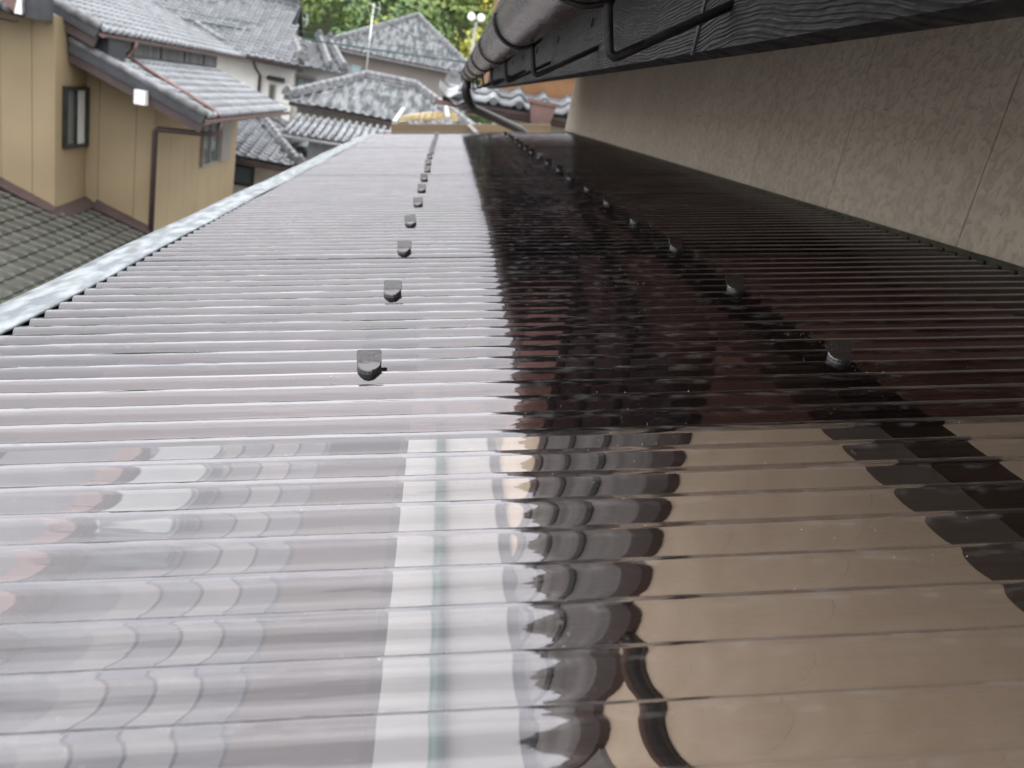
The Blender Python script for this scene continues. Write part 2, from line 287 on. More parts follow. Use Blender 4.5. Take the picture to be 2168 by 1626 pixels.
# ------------------------------------------------------------------ mesh helpers
def V(*a): return Vector(a)
class MB:
    def __init__(s): s.v = []; s.f = []
    def add(s, vs, fs):
        o = len(s.v); s.v += [tuple(p) for p in vs]; s.f += [tuple(i + o for i in f) for f in fs]; return s
    def box(s, x0, x1, y0, y1, z0, z1):
        return s.add([(x0, y0, z0), (x1, y0, z0), (x1, y1, z0), (x0, y1, z0), (x0, y0, z1), (x1, y0, z1), (x1, y1, z1), (x0, y1, z1)],
                     [(0, 3, 2, 1), (4, 5, 6, 7), (0, 1, 5, 4), (1, 2, 6, 5), (2, 3, 7, 6), (3, 0, 4, 7)])
    def prism(s, poly, a, lo, hi):      # poly of 2D points extruded along axis a
        n = len(poly)
        def p(q, t):
            return {'x': (t, q[0], q[1]), 'y': (q[0], t, q[1]), 'z': (q[0], q[1], t)}[a]
        vs = [p(q, lo) for q in poly] + [p(q, hi) for q in poly]
        return s.add(vs, [tuple(range(n))[::-1], tuple(range(n, 2 * n))] + [(i, (i + 1) % n, n + (i + 1) % n, n + i) for i in range(n)])
    def bar(s, p, q, w, h, up=(0, 0, 1)):
        p = Vector(p); q = Vector(q); d = (q - p).normalized(); u = Vector(up); r = d.cross(u)
        if r.length < 1e-4: r = d.cross(Vector((1, 0, 0)))
        r.normalize(); u = r.cross(d)
        vs = [t + r * (a * w / 2) + u * (b * h / 2) for t in (p, q) for a, b in ((-1, -1), (1, -1), (1, 1), (-1, 1))]
        return s.add(vs, [(0, 1, 2, 3), (7, 6, 5, 4), (0, 4, 5, 1), (1, 5, 6, 2), (2, 6, 7, 3), (3, 7, 4, 0)])
    def tube(s, pts, r, n=8, cap=True):
        pts = [Vector(p) for p in pts]; k = len(pts); vs = []; fs = []
        rr = r if isinstance(r, (list, tuple)) else [r] * k
        pr = None
        for i, p in enumerate(pts):
            d = (pts[min(i + 1, k - 1)] - pts[max(i - 1, 0)]).normalized()
            if pr is None:
                pr = d.cross(Vector((0, 0, 1)))
                if pr.length < 1e-3: pr = d.cross(Vector((1, 0, 0)))
            pr = (pr - d * pr.dot(d)).normalized(); q = d.cross(pr)
            for j in range(n):
                a = 2 * PI * j / n; vs.append(p + (pr * math.cos(a) + q * math.sin(a)) * rr[i])
        for i in range(k - 1):
            for j in range(n):
                fs.append((i * n + j, i * n + (j + 1) % n, (i + 1) * n + (j + 1) % n, (i + 1) * n + j))
        if cap: fs += [tuple(range(n))[::-1], tuple(range((k - 1) * n, k * n))]
        return s.add(vs, fs)
    def quad(s, a, b, c, d): return s.add([a, b, c, d], [(0, 1, 2, 3)])
    def slab(s, a, b, c, d, t):         # quad thickened downwards along its normal
        a, b, c, d = map(Vector, (a, b, c, d)); n = (b - a).cross(d - a).normalized()
        if n.z < 0: n = -n
        lo = [p - n * t for p in (a, b, c, d)]
        return s.add([a, b, c, d] + lo, [(0, 1, 2, 3), (7, 6, 5, 4), (0, 4, 5, 1), (1, 5, 6, 2), (2, 6, 7, 3), (3, 7, 4, 0)])
    def mesh(s, name, m, lift=True, smooth=False):
        me = bpy.data.meshes.new(name)
        me.from_pydata([(p[0], p[1], p[2] + (H if lift else 0)) for p in s.v], [], s.f)
        me.validate(); me.update(); me.materials.append(m)
        if smooth:
            me.polygons.foreach_set('use_smooth', [True] * len(me.polygons))
        return me

COL = sc.collection
INV = {}
def link(name, data, parent=None, basis=None, kind=None):
    o = bpy.data.objects.new(name, data); COL.objects.link(o)
    if parent is not None:
        o.parent = parent
        o.matrix_parent_inverse = INV.get(parent.name, Matrix.Identity(4))
    if basis is not None: o.matrix_basis = basis
    if kind: o['kind'] = kind
    return o
def part(name, mb, m, parent, smooth=False, kind=None, lift=True):
    return link(name, mb.mesh(name, m, lift, smooth), parent, kind=kind)
def thing(name, label, cat, base, group=None):
    o = bpy.data.objects.new(name, None); COL.objects.link(o); o.empty_display_size = 0.2
    o.location = (base[0], base[1], base[2] + H)
    INV[o.name] = Matrix.Translation((-base[0], -base[1], -base[2] - H))
    o['label'] = label; o['category'] = cat
    if group: o['group'] = group
    return o
def single(name, mb, m, label, cat, smooth=False, group=None):
    o = part(name, mb, m, None, smooth); o['label'] = label; o['category'] = cat
    if group: o['group'] = group
    return o
def struct(name, mb, m, smooth=False):
    o = part(name, mb, m, None, smooth); o['kind'] = 'structure'; return o
def inview(p, marg=40):
    d = Vector(p); z = d.dot(CZf)
    if z < 0.05: return False
    x = 1084 + 1700 * d.dot(CX) / z; y = 813 + 1700 * d.dot(CYd) / z
    return -marg < x < 2168 + marg and -marg < y < 1626 + marg
def axes_matrix(p, x, y, z):
    m = Matrix.Identity(4)
    for i in range(3):
        m[i][0] = x[i]; m[i][1] = y[i]; m[i][2] = z[i]; m[i][3] = p[i]
    m[2][3] += H
    return m

# ------------------------------------------------------------------ ground, hill, forest
struct('ground', MB().add([(-900, -400, -5.9), (900, -400, -5.9), (900, 1300, -5.9), (-900, 1300, -5.9)], [(0, 1, 2, 3)]), MT['ground'])
def hz(x, y):
    t = max(0.0, y - 72 - 6 * math.sin(x * 0.05))
    return -5.9 + 52 * (1 - math.exp(-t / 62.0)) * (0.86 + 0.14 * math.sin(x * 0.045 + 1.0)) + (1.6 * math.sin(x * .13 + y * .07) if t > 0 else 0) * min(1, t / 20)
hb = MB(); nx, ny = 60, 40
hb.add([(-150 + 280 * i / nx, 66 + 190 * j / ny, hz(-150 + 280 * i / nx, 66 + 190 * j / ny) - 0.3) for j in range(ny + 1) for i in range(nx + 1)],
       [(j * (nx + 1) + i, j * (nx + 1) + i + 1, (j + 1) * (nx + 1) + i + 1, (j + 1) * (nx + 1) + i) for j in range(ny) for i in range(nx)])
struct('hill', hb, MT['hill'], True)

def forest():
    v = []; f = []; tone = []
    rng = random.Random(3)
    def leafq(c, n, s, t):
        a = n.orthogonal().normalized(); b = n.cross(a); ang = rng.random() * PI
        a, b = a * math.cos(ang) + b * math.sin(ang), b * math.cos(ang) - a * math.sin(ang)
        o = len(v)
        v.extend([c - a * s - b * s * .6, c + a * s - b * s * .6, c + a * s * .7 + b * s * .7, c - a * s * .7 + b * s * .7]); f.append((o, o + 1, o + 2, o + 3)); tone.append(t)
    y = 76.0
    while y < 165:
        step = 3.6 + (y - 76) * 0.02
        x = -70.0 - (y - 76) * .15
        while x < 42:
            X = x + rng.uniform(-1.2, 1.2); Y = y + rng.uniform(-1.3, 1.3); z = hz(X, Y)
            rad = rng.uniform(1.9, 3.5); ht = rng.uniform(3.2, 6.0)
            warm = 0.5 + 0.5 * math.sin(X * .09 + 1.2) * math.cos(Y * .06 + .5)
            base = min(1.0, max(0.0, 0.06 + 0.40 * rng.random() + 0.40 * max(0, min(1, (X + 20) / 24)) * (0.35 + 0.65 * warm) + (0.25 if rng.random() < .12 else 0)))
            c = Vector((X, Y, z + ht))
            for q in range(6):          # clumps of one crown
                cc = c + Vector((rng.uniform(-1, 1) * rad * .6, rng.uniform(-1, 1) * rad * .6, rng.uniform(-.5, .7) * rad * .8)); r = rad * rng.uniform(.45, .7)
                for k in range(62):
                    n = Vector((rng.gauss(0, 1), rng.gauss(0, 1) - .3, rng.gauss(0, 1) + .25)).normalized()
                    leafq(cc + n * r * rng.uniform(.75, 1.05), (n + Vector((rng.gauss(0, .4), rng.gauss(0, .4), rng.gauss(0, .4)))).normalized(), rng.uniform(.12, .27), min(1, max(0, base + rng.uniform(-.12, .12))))
            x += step * rng.uniform(.8, 1.2)
        y += step * .85
    me = bpy.data.meshes.new('forest'); me.from_pydata([(p.x, p.y, p.z + H) for p in v], [], f); me.update()
    at = me.attributes.new('tone', 'FLOAT', 'FACE'); at.data.foreach_set('value', tone)
    me.materials.append(MT['leaf'])
    o = link('forest', me, kind='stuff'); o['label'] = 'mixed green and yellow woodland covering the hillside behind the houses'; o['category'] = 'forest'
forest()

# ------------------------------------------------------------------ terrace below the corrugated roof
tb = MB().box(-2.4, 0.745, -2.5, 6.2, -2.75, -2.4); struct('terrace_floor', tb, MT['concrete'])
struct('terrace_base', MB().box(-2.3, 0.74, -2.4, 6.1, -5.89, -2.751), MT['concrete'])

# ------------------------------------------------------------------ corrugated lean-to roof
TH = math.radians(10.6); CS, SN = math.cos(TH), math.sin(TH); HH = 0.213
PITCH, AMP = 0.032, 0.0054
ZT, ZV = AMP * .84, -AMP * .94      # ridge and valley heights
Y0 = 0.613          # a fixing sits on the ridge here
roof = bpy.data.objects.new('corrugated_roof', None); COL.objects.link(roof)
roof.location = (HH * SN, 0, H - HH * CS); roof.rotation_euler = (0, -TH, 0); roof.empty_display_size = .2
roof['label'] = 'glossy brown translucent corrugated plastic lean-to roof with galvanised edge strip'; roof['category'] = 'roof'
S0, S1 = -0.416, 0.738
def sheet_mesh(seed, mname, yo):
    rng = random.Random(5); ph = [rng.uniform(0, 6.28) for _ in range(6)]
    npit, per, ns_ = 23, 24, 18
    jr = lambda q: random.Random(1000 + q).uniform(-.06, .06)
    vs = []; fs = []
    ny_ = npit * per
    for j in range(ny_ + 1):
        y = j * PITCH / per; u = 2 * PI * y / PITCH
        # slightly flattened sine: broad valleys and crisp ridges as on pressed sheet
        pj = int(round((y + yo - Y0) / PITCH)); yw = y + yo
        z = AMP * (1 + jr(pj)) * (math.cos(u) - 0.05 * math.cos(2 * u) - 0.11 * math.cos(3 * u))
        for i in range(ns_ + 1):
            s = S0 + (S1 - S0) * i / ns_
            dz = 0.00030 * math.sin(5.1 * s + ph[0] + 3 * yw) + 0.00022 * math.sin(11 * s + ph[1] - 17 * yw) + 0.00016 * math.sin(23 * yw + ph[2]) + 0.00010 * math.sin(31 * s + ph[3] + 90 * yw)
            vs.append((s, y, z + dz))
    w = ns_ + 1
    for j in range(ny_):
        for i in range(ns_): fs.append((j * w + i, j * w + i + 1, (j + 1) * w + i + 1, (j + 1) * w + i))
    me = bpy.data.meshes.new('sheet'); me.from_pydata(vs, [], fs); me.update(); me.materials.append(MT[mname])
    me.polygons.foreach_set('use_smooth', [True] * len(fs))
    return me
yl = Y0 - 4 * PITCH       # far-side lap starts here: 0.485 .. near sheet runs on to 0.613
for k in range(-4, 8):
    y = yl + 19 * PITCH * k
    if y + 23 * PITCH > 5.36:
        break
    link('sheet', sheet_mesh(k, 'clear_sheet' if k < 0 else 'sheet', y), roof, Matrix.Translation((0, y, 0.0008 * (k % 2))))
YEND = yl + 19 * PITCH * (k - 1) + 23 * PITCH

# fixings: washer, round cap and square tab
def cap_mesh():
    mb = MB(); n = 20; r = 0.0095
    tilt = math.radians(20)
    def ring(rad, z, dz=0.0):
        return [(rad * math.cos(2 * PI * i / n), rad * math.sin(2 * PI * i / n), z + rad * math.sin(2 * PI * i / n) * math.tan(tilt)) for i in range(n)]
    rs = [ring(r, 0.0042), ring(r, 0.0062), ring(r * .93, 0.0070), ring(r * .5, 0.0074)]
    vs = sum(rs, []) + [(0, 0, 0.0075)]
    fs = [(a * n + i, a * n + (i + 1) % n, (a + 1) * n + (i + 1) % n, (a + 1) * n + i) for a in range(3) for i in range(n)]
    fs += [(3 * n + i, 3 * n + (i + 1) % n, 4 * n) for i in range(n)] + [tuple(range(n))[::-1]]
    mb.add(vs, fs)
    return mb.mesh('fixing_cap', MT['cap'], False, False)
def tab_mesh():
    mb = MB(); w, hgt, t = 0.0098, 0.0105, 0.0022
    prof = [(-w, 0), (w, 0), (w, hgt - .0012), (w - .0012, hgt), (-w + .0012, hgt), (-w, hgt - .0012)]
    lean = math.radians(24); n = len(prof)
    def p(q, d): return (q[0], 0.0015 + q[1] * math.sin(lean) + d * math.cos(lean), 0.0065 + q[1] * math.cos(lean) - d * math.sin(lean))
    mb.add([p(q, 0) for q in prof] + [p(q, t) for q in prof], [tuple(range(n)), tuple(range(n, 2 * n))[::-1]] + [(i, n + i, n + (i + 1) % n, (i + 1) % n) for i in range(n)])
    return mb.mesh('tab', MT['cap'], False, False)
def washer_mesh():
    mb = MB(); n = 18
    vs = []
    for r, z in ((0.0086, -0.0052), (0.0098, -0.001), (0.0094, 0.0045)):
        vs += [(r * math.cos(2 * PI * i / n), r * math.sin(2 * PI * i / n), z + r * math.sin(2 * PI * i / n) * (0.25 if z > .002 else 0)) for i in range(n)]
    fs = [(a * n + i, a * n + (i + 1) % n, (a + 1) * n + (i + 1) % n, (a + 1) * n + i) for a in range(2) for i in range(n)] + [tuple(range(2 * n, 3 * n))]
    return mb.add(vs, fs).mesh('washer', MT['washer'], False, True)
CM, TM, WM = cap_mesh(), tab_mesh(), washer_mesh()
for row, s in ((0, -0.0655), (1, 0.3195)):
    for q in range(19):
        y = Y0 + 8 * PITCH * q
        if y > YEND - .05: break
        rz = R_.uniform(-.12, .12) + (0.10 if q % 3 == 0 else -0.04) * (1 if row == 0 else -1.6)
        b = Matrix.Translation((s + R_.uniform(-.0025, .0025), y, ZT + .0014)) @ Matrix.Rotation(rz, 4, 'Z') @ Matrix.Rotation(R_.uniform(-.05, .05), 4, 'Y')
        c = link('fixing_cap', CM, roof, b)
        link('tab', TM, c); link('washer', WM, c)

def rpart(name, mb, m, smooth=False): return part(name, mb, m, roof, smooth, lift=False)
YA, YB = -2.1, YEND
for s in (-0.060, 0.3205):
    rpart('purlin', MB().box(s - .023, s + .023, YA, YB, -.046, ZV - .0015), MT['purlin'])
rpart('purlin', MB().box(.690, .735, YA, YB, -.046, ZV - .0015), MT['purlin'])
rpart('eave_void_beam', MB().box(-.485, -.375, YA, YB, -.075, ZV - .003), MT['black'])  # blackened so the gap beside the edge strip reads as a dark void
# galvanised edge strip: flat top, rolled inner lip, turned-down outer flange
es = MB(); prof = [(-.4255, .0000), (-.4275, .0022), (-.445, .0042), (-.470, .0038), (-.486, .0012), (-.491, -.004), (-.492, -.050),
                   (-.4905, -.050), (-.4892, -.0045), (-.485, -.0006), (-.470, .0022), (-.445, .0026), (-.4280, .0006), (-.4262, -.0012)]
ng = 40; nn = len(prof)
for j in range(ng + 1):
    y = YA + (YB - YA) * j / ng; w = .0011 * math.sin(j * 1.7) + .0007 * math.sin(j * .63)
    es.v += [(s, y, z + w * (1 if z > -.02 else .2)) for s, z in prof]
for j in range(ng):
    for i in range(nn): es.f.append((j * nn + i, (j + 1) * nn + i, (j + 1) * nn + (i + 1) % nn, j * nn + (i + 1) % nn))
es.f += [tuple(range(nn)), tuple(range(ng * nn, ng * nn + nn))[::-1]]
rpart('edge_strip', es, MT['galv'], True)
# end bar closing the far edge
rpart('end_flashing', MB().box(-.42, .735, YB - .012, YB + .03, ZT + .003, ZT + .0075), MT['purlin'])

# loose chips and dust on the sheets
sp = MB(); rng = random.Random(11)
def chip(s, y, r):
    u = 2 * PI * (y - Y0) / PITCH; z = AMP * (math.cos(u) - .05 * math.cos(2 * u) - .11 * math.cos(3 * u)) + .0016
    P = [(s + r * rng.uniform(.5, 1.2) * math.cos(a), y + r * rng.uniform(.5, 1.2) * math.sin(a), z + rng.uniform(0, r)) for a in (0.2, 1.7, 3.0, 4.6)] + [(s, y, z + r * 1.3)]
    sp.add(P, [(0, 1, 4), (1, 2, 4), (2, 3, 4), (3, 0, 4), (3, 2, 1, 0)])
for row, s in ((0, -0.0655), (1, 0.3195)):
    for q in range(6):
        for k in range(16): chip(s + rng.gauss(0, .02), Y0 + 8 * PITCH * q - abs(rng.gauss(.012, .012)), rng.uniform(.00025, .0006))
for k in range(260): chip(rng.uniform(-.3, .6), rng.uniform(.25, 1.6), rng.uniform(.00018, .0005))
for k in range(120): chip(rng.gauss(.12, .05), rng.gauss(.47, .06), rng.uniform(.00015, .0004))
o = link('plastic_chips', sp.mesh('plastic_chips', MT['speck'], False), None, roof.matrix_basis.copy() if False else Matrix.Translation(roof.location) @ Matrix.Rotation(-TH, 4, 'Y'), kind='stuff')
o['label'] = 'tiny white drilling chips scattered over the corrugated sheets'; o['category'] = 'debris'

# ------------------------------------------------------------------ own house: stucco wall, eave, gutter
XW = 0.752
own = thing('stucco_house', 'house with rough beige stucco wall, charred eave board and dark gutter overhead', 'house', (XW, 1.0, -2.4))
part('wall', MB().box(XW + .012, XW + 3.0, -2.6, 5.22, -2.75, .70), MT['beige'], own)
js = [1.107 + .4255 * k for k in range(-9, 10)]
js = [-2.6] + [j for j in js if -2.5 < j < 5.1] + [5.235]
for a, b in zip(js[:-1], js[1:]):
    g = 0.0012
    part('wall_panel', MB().box(XW, XW + .014, a + g, b - g, -.098, .69), MT['stucco'], own)
    part('lower_wall_panel', MB().box(XW + .001, XW + .014, a + g * .4, b - g * .4, -2.70, -.101), MT['plaster'], own)
part('wall_panel', MB().box(XW + .001, XW + 3.0, 5.221, 5.234, -2.70, .69), MT['stucco'], own)
# dark strip drawn for the shadow gap and mossy stain where sheets meet wall
zr = lambda X: -HH / CS + X * math.tan(TH)
part('gap_shade_moss', MB().box(XW - .007, XW - .0005, -2.1, 5.2, zr(XW) - .004, zr(XW) + .009), MT['moss_shade'], own)
ES = 0.76                       # eave group, built at unit size and set closer to the roof
def epart(name, mb, m, parent, smooth=False):
    mb.v = [(p[0] * ES, p[1] * ES, p[2] * ES) for p in mb.v]
    return part(name, mb, m, parent, smooth)
XF, ZF = 0.300, 0.109
epart('fascia_board', MB().box(XF, XF + .034, -3.6, 1.088, ZF, .34), MT['char'], own)
epart('fascia_board', MB().box(XF, XF + .034, 1.0925, 6.9, ZF, .34), MT['char'], own)
epart('joint_gap_line', MB().box(XF - .0025, XF - .0003, 1.085, 1.095, ZF - .003, .34), MT['iron'], own)  # dark strip added over the board joint to draw its gap line
part('soffit', MB().slab((XF * ES + .03, -2.7, .225), (XF * ES + .03, 5.3, .225), (XW + .1, 5.3, .44), (XW + .1, -2.7, .44), .012), MT['soffit'], own)
for k in range(-5, 12):
    y = .22 + .455 * k
    part('rafter', MB().bar((XF * ES + .028, y, .185), (XW - .002, y, .385), .045, .055), MT['char'], own)
part('roof', MB().slab((.10, -2.8, .265), (.10, 5.4, .265), (3.6, 5.4, 1.675), (3.6, -2.8, 1.675), .05), MT['slate'], own)
# half-round gutter
GX, GZ, GR = 0.1268, 0.1785, 0.0534
gb = MB(); na = 22; ringv = []
for a in range(na + 1):
    t = PI + PI * a / na; ringv.append((GX + GR * math.cos(t), GZ + GR * math.sin(t)))
for a in range(na + 1):
    t = 2 * PI - PI * a / na; ringv.append((GX + (GR - .0022) * math.cos(t), GZ + (GR - .0022) * math.sin(t)))
gy = [-3.6 + 10.0 * j / 60 for j in range(61)]
m_ = len(ringv)
for j, y in enumerate(gy):
    sag = .0010 * math.sin(y * 3.1) + .0006 * math.sin(y * 9)
    gb.v += [(x, y, z + sag) for x, z in ringv]
for j in range(60):
    for i in range(m_): gb.f.append((j * m_ + i, (j + 1) * m_ + i, (j + 1) * m_ + (i + 1) % m_, j * m_ + (i + 1) % m_))
gut = epart('gutter', gb, MT['gutter'], own, True)
epart('rim_bead', MB().tube([(GX - GR, y, GZ + .0012 + .001 * math.sin(y * 3.1)) for y in gy], .0048, 8), MT['gutter'], gut, True)
epart('end_cap', MB().prism([(GX + GR * 1.02 * math.cos(PI + PI * a / 12), GZ + GR * 1.02 * math.sin(PI + PI * a / 12)) for a in range(13)], 'y', 6.40, 6.412), MT['gutter'], gut)
for k in range(-5, 7):
    y = .98 + .86 * k
    br = MB()
    br.tube([(GX + (GR + .0042) * math.cos(PI + PI * a / 16), y, GZ + (GR + .0042) * math.sin(PI + PI * a / 16)) for a in range(17)], .0036, 8)
    br.tube([(.160, y, .133), (.1605, y, .126), (.1715, y, .085), (.1745, y, .0785), (.180, y, .0765), (.1845, y, .078), (.304, y, .158)], [.0085, .0062, .0058, .0058, .0058, .0056, .0056], 10)
    epart('bracket', br, MT['iron'], gut, True)
for k in range(-2, 10):
    y = .78 + .6 * k
    epart('nail', MB().box(XF - .006, XF - .0002, y, y + .012, .206, .226), MT['iron'], own)
epart('downpipe', MB().tube([(.125, 6.33, .125), (.125, 6.33, .06), (.15, 6.36, .005), (.20, 6.45, -.055), (.62, 6.95, -.15), (.74, 7.05, -.2), (.74, 7.05, -2.4)], .036, 10), MT['iron'], own, True)

# fittings on the wall below the roof
part('door_post', MB().box(XW - .03, XW - .001, 1.90, 2.06, -2.4, -.30), MT['brown_trim'], own)
dr = part('door', MB().box(XW - .018, XW - .001, 2.061, 3.6, -2.4, -.35), MT['grey_wall'], own)
for y in (2.55, 3.05): part('stile', MB().box(XW - .026, XW - .0185, y, y + .07, -2.4, -.36), MT['slate'], dr)
part('door_post', MB().box(XW - .03, XW - .001, 3.601, 3.76, -2.4, -.30), MT['brown_trim'], own)
part('conduit', MB().tube([(XW - .02, .2, -1.43), (XW - .02, 1.89, -1.43)], .014, 8), MT['copper'], own, True)
part('conduit', MB().tube([(XW - .02, .2, -1.37), (XW - .02, 1.89, -1.37)], .022, 8), MT['iron'], own, True)
part('skirting', MB().box(XW - .02, XW - .001, -2.0, 1.89, -2.4, -1.75), MT['grey_wall'], own)

# ------------------------------------------------------------------ things on the terrace, seen through the sheets
bd = thing('white_board', 'long white painted board lying under the clear near sheet', 'board', (.34, 3, -2.4))
part('panel', MB().box(.05, .66, .8, 6.0, -2.36, -2.33), MT['whiteboard'], bd)
part('batten', MB().box(.06, .64, 1.0, 1.1, -2.4, -2.36), MT['beam'], bd); part('batten', MB().box(.06, .64, 5.0, 5.1, -2.4, -2.36), MT['beam'], bd)
gp = thing('green_pole', 'green plastic pole lying along the white board', 'pole', (.33, 3, -2.33))
part('shaft', MB().tube([(.335, .7, -2.297), (.33, 6.0, -2.297)], .032, 12), MT['greenpole'], gp, True)
part('end_cap', MB().tube([(.335, .66, -2.29), (.335, .72, -2.29)], .040, 12), MT['black'], gp, True)
for i, (x, mname, lab) in enumerate(((-.56, 'greymat', 'dark grey board nearest the white board on the terrace'), (-.72, 'paleboard', 'pale board between two dark grey boards on the terrace'),
                               (-.88, 'greymat', 'dark grey board in the middle of the row of terrace boards'), (-1.04, 'paleboard', 'pale board nearest the red bricks on the terrace'))):
    mb = MB().box(x, x + .145, .5, 6.0, -2.398, -2.36)
    mb.box(x + .01, x + .13, .55, .60, -2.36, -2.352)
    single('plank', mb, MT[mname], lab, 'plank')
bm_ = MB().box(-.105, .105, -.05, .05, -.03, .03).mesh('brick', MT['brick'], False)
bw = thing('brick_planter', 'low planter wall of red bricks on the terrace', 'planter', (-1.45, 3.4, -2.4))
for j in range(4):
    for i in range(9):
        link('brick', bm_, bw, Matrix.Translation((-1.34 - .003 * (j % 2), 2.4 + .225 * i + (.11 if j % 2 else 0), -2.369 + .064 * j + H)) @ Matrix.Rotation(PI / 2, 4, 'Z'))
cr_ = thing('plastic_crate', 'pale blue plastic crate beside the red brick planter', 'crate', (-1.07, 3.9, -2.36))
part('shell', MB().box(-1.22, -.93, 3.4, 4.4, -2.358, -2.16), MT['crate'], cr_)
for k in range(3): part('rib', MB().box(-1.235, -.915, 3.385, 4.415, -2.33 + .06 * k, -2.31 + .06 * k), MT['crate'], cr_)
mtm = MB().box(-2.3, -1.2, .2, 2.2, -2.399, -2.37); mtm.box(-2.3, -1.2, .2, .23, -2.37, -2.362)
single('doormat', mtm, MT['turf'], 'dark green mat on the terrace left of the boards', 'mat')

# ------------------------------------------------------------------ roof tiles
TW, TL = 0.268, 0.235
def tile_geo():
    vs = []; fs = []; n = 12
    def prof(u): return 0.030 * math.cos(2 * PI * (u - .82)) + 0.011 * math.cos(4 * PI * (u - .82))
    for v, dz in ((0.0, .026), (1.12, .004)):
        for i in range(n + 1):
            u = i / n; vs.append((u * TW * 1.02, v * TL, prof(u) + dz))
    for i in range(n + 1):
        u = i / n; vs.append((u * TW * 1.02, 0.004, prof(u) + .008))
    w = n + 1
    for i in range(n):
        fs.append((i, i + 1, w + i + 1, w + i)); fs.append((2 * w + i, 2 * w + i + 1, i + 1, i))
    return vs, fs
TV, TF = tile_geo()
def eave_tile_geo():
    vs = list(TV); fs = list(TF); o = len(vs); n = 10
    cx_, cz_ = .82 * TW, .030
    vs += [(cx_ + .042 * math.cos(2 * PI * i / n), -.006, cz_ + .042 * math.sin(2 * PI * i / n)) for i in range(n)]
    vs += [(cx_ + .042 * math.cos(2 * PI * i / n), .05, cz_ + .042 * math.sin(2 * PI * i / n)) for i in range(n)]
    fs += [tuple(range(o, o + n))] + [(o + i, o + n + i, o + n + (i + 1) % n, o + (i + 1) % n) for i in range(n)]
    return vs, fs
EV, EF = eave_tile_geo()
def flat_tile_geo():
    vs = []; fs = []
    P = [(0, .010), (.05, .002), (.78, .002), (.84, .020), (.95, .022), (1.0, .006)]
    for v, dz in ((0.0, .030), (1.12, .004)):
        vs += [(u * TW * 1.01, v * TL, z + dz) for u, z in P]
    vs += [(u * TW * 1.01, .004, z + .004) for u, z in P]
    w = len(P)
    for i in range(w - 1):
        fs.append((i, i + 1, w + i + 1, w + i)); fs.append((2 * w + i, 2 * w + i + 1, i + 1, i))
    return vs, fs
FV, FF = flat_tile_geo()
TILE_ME = {}
def tile_mesh(m, eave):
    k = (m, eave)
    if k not in TILE_ME:
        mb = MB(); mb.add(*((FV, FF) if m == 'tile_dark' else (EV, EF) if eave else (TV, TF)))
        TILE_ME[k] = mb.mesh('eave_tile' if eave else 'tile', MT[m], False, False)
        me = TILE_ME[k]
        if m != 'tile_dark': me.polygons.foreach_set('use_smooth', [i % 2 == 0 and i < len(TF) for i in range(len(me.polygons))])
    return TILE_ME[k]
def tiles(parent, O, U, Vv, nu, nv, m, limit=300, keep=None, eave=True, flip=False):
    """courses of tiles on a plane: U along the eave, Vv up the slope"""
    O = Vector(O); U = Vector(U).normalized(); Vv = Vector(Vv).normalized(); N = U.cross(Vv)
    if N.z < 0: U2 = -U; O = O + U * (nu * TW); U = U2; N = U.cross(Vv)
    lst = []
    for j in range(nv):
        for i in range(nu):
            p = O + U * (TW * i) + Vv * (TL * j)
            c = p + U * (TW / 2) + Vv * (TL / 2)
            if keep and not keep(c): continue
            lst.append((0 if inview(c) else 1, c.length, p, j == 0))
    lst.sort(key=lambda t: (t[0], t[1]))
    rest = MB()
    for q, (vis, dist, p, ev) in enumerate(lst):
        p = p + N * R_.uniform(-.003, .003)
        uu = (U + N * R_.uniform(-.012, .012)).normalized(); vv = (Vv + N * R_.uniform(-.01, .01)).normalized()
        if vis == 0 and q < limit:
            link('eave_tile' if ev and eave else 'tile', tile_mesh(m, ev and eave), parent, axes_matrix(p, uu, vv, N))
        else:
            g = (FV, FF) if m == 'tile_dark' else (EV, EF) if ev and eave else (TV, TF)
            rest.add([p + uu * a[0] + vv * a[1] + N * a[2] for a in g[0]], g[1])
    if rest.v: part('tile_field', rest, MT[m], parent, True, kind='stuff')
def ridge(parent, p, q, w=.16, h=.10, layers=2, m='ridge', name='ridge'):
    p = Vector(p); q = Vector(q); mb = MB(); up = Vector((0, 0, 1))
    for l in range(layers): mb.bar(p + up * (h * .35 * l), q + up * (h * .35 * l), w * (1 - .12 * l), h * .30)
    top = up * (h * .35 * layers)
    n = max(2, int((q - p).length / .3)); d = (q - p).normalized()
    for k in range(n):
        a = p + (q - p) * (k / n) + top; b = p + (q - p) * ((k + .96) / n) + top
        mb.tube([a, b], w * .36, 8)
    part(name, mb, MT[m], parent, True)
def oni(parent, p, s=.2, m='ridge'):
    x, y, z = p; mb = MB()
    mb.prism([(x - s, z - s * .5), (x + s, z - s * .5), (x + s * .8, z + s * .4), (x + s * .3, z + s * .95), (x - s * .3, z + s * .95), (x - s * .8, z + s * .4)], 'y', y - s * .25, y + s * .25)
    mb.tube([(x, y - s * .6, z + s * .75), (x, y + s * .6, z + s * .85)], s * .42, 10)
    part('ridge_end_tile', mb, MT[m], parent, False)
def gutter_run(parent, p, q, r=.055, m='copper'):
    p = Vector(p); q = Vector(q); d = (q - p).normalized(); rr = d.cross(Vector((0, 0, 1))).normalized(); mb = MB(); n = 10
    for e in (p, q):
        for a in range(n + 1):
            t = PI + PI * a / n; mb.v.append(tuple(e + rr * (r * math.cos(t)) + Vector((0, 0, r * math.sin(t)))))
    mb.f += [(i, i + 1, n + 2 + i, n + 1 + i) for i in range(n)] + [tuple(range(n + 1)), tuple(range(n + 1, 2 * n + 2))]
    part('gutter', mb, MT[m], parent, False)
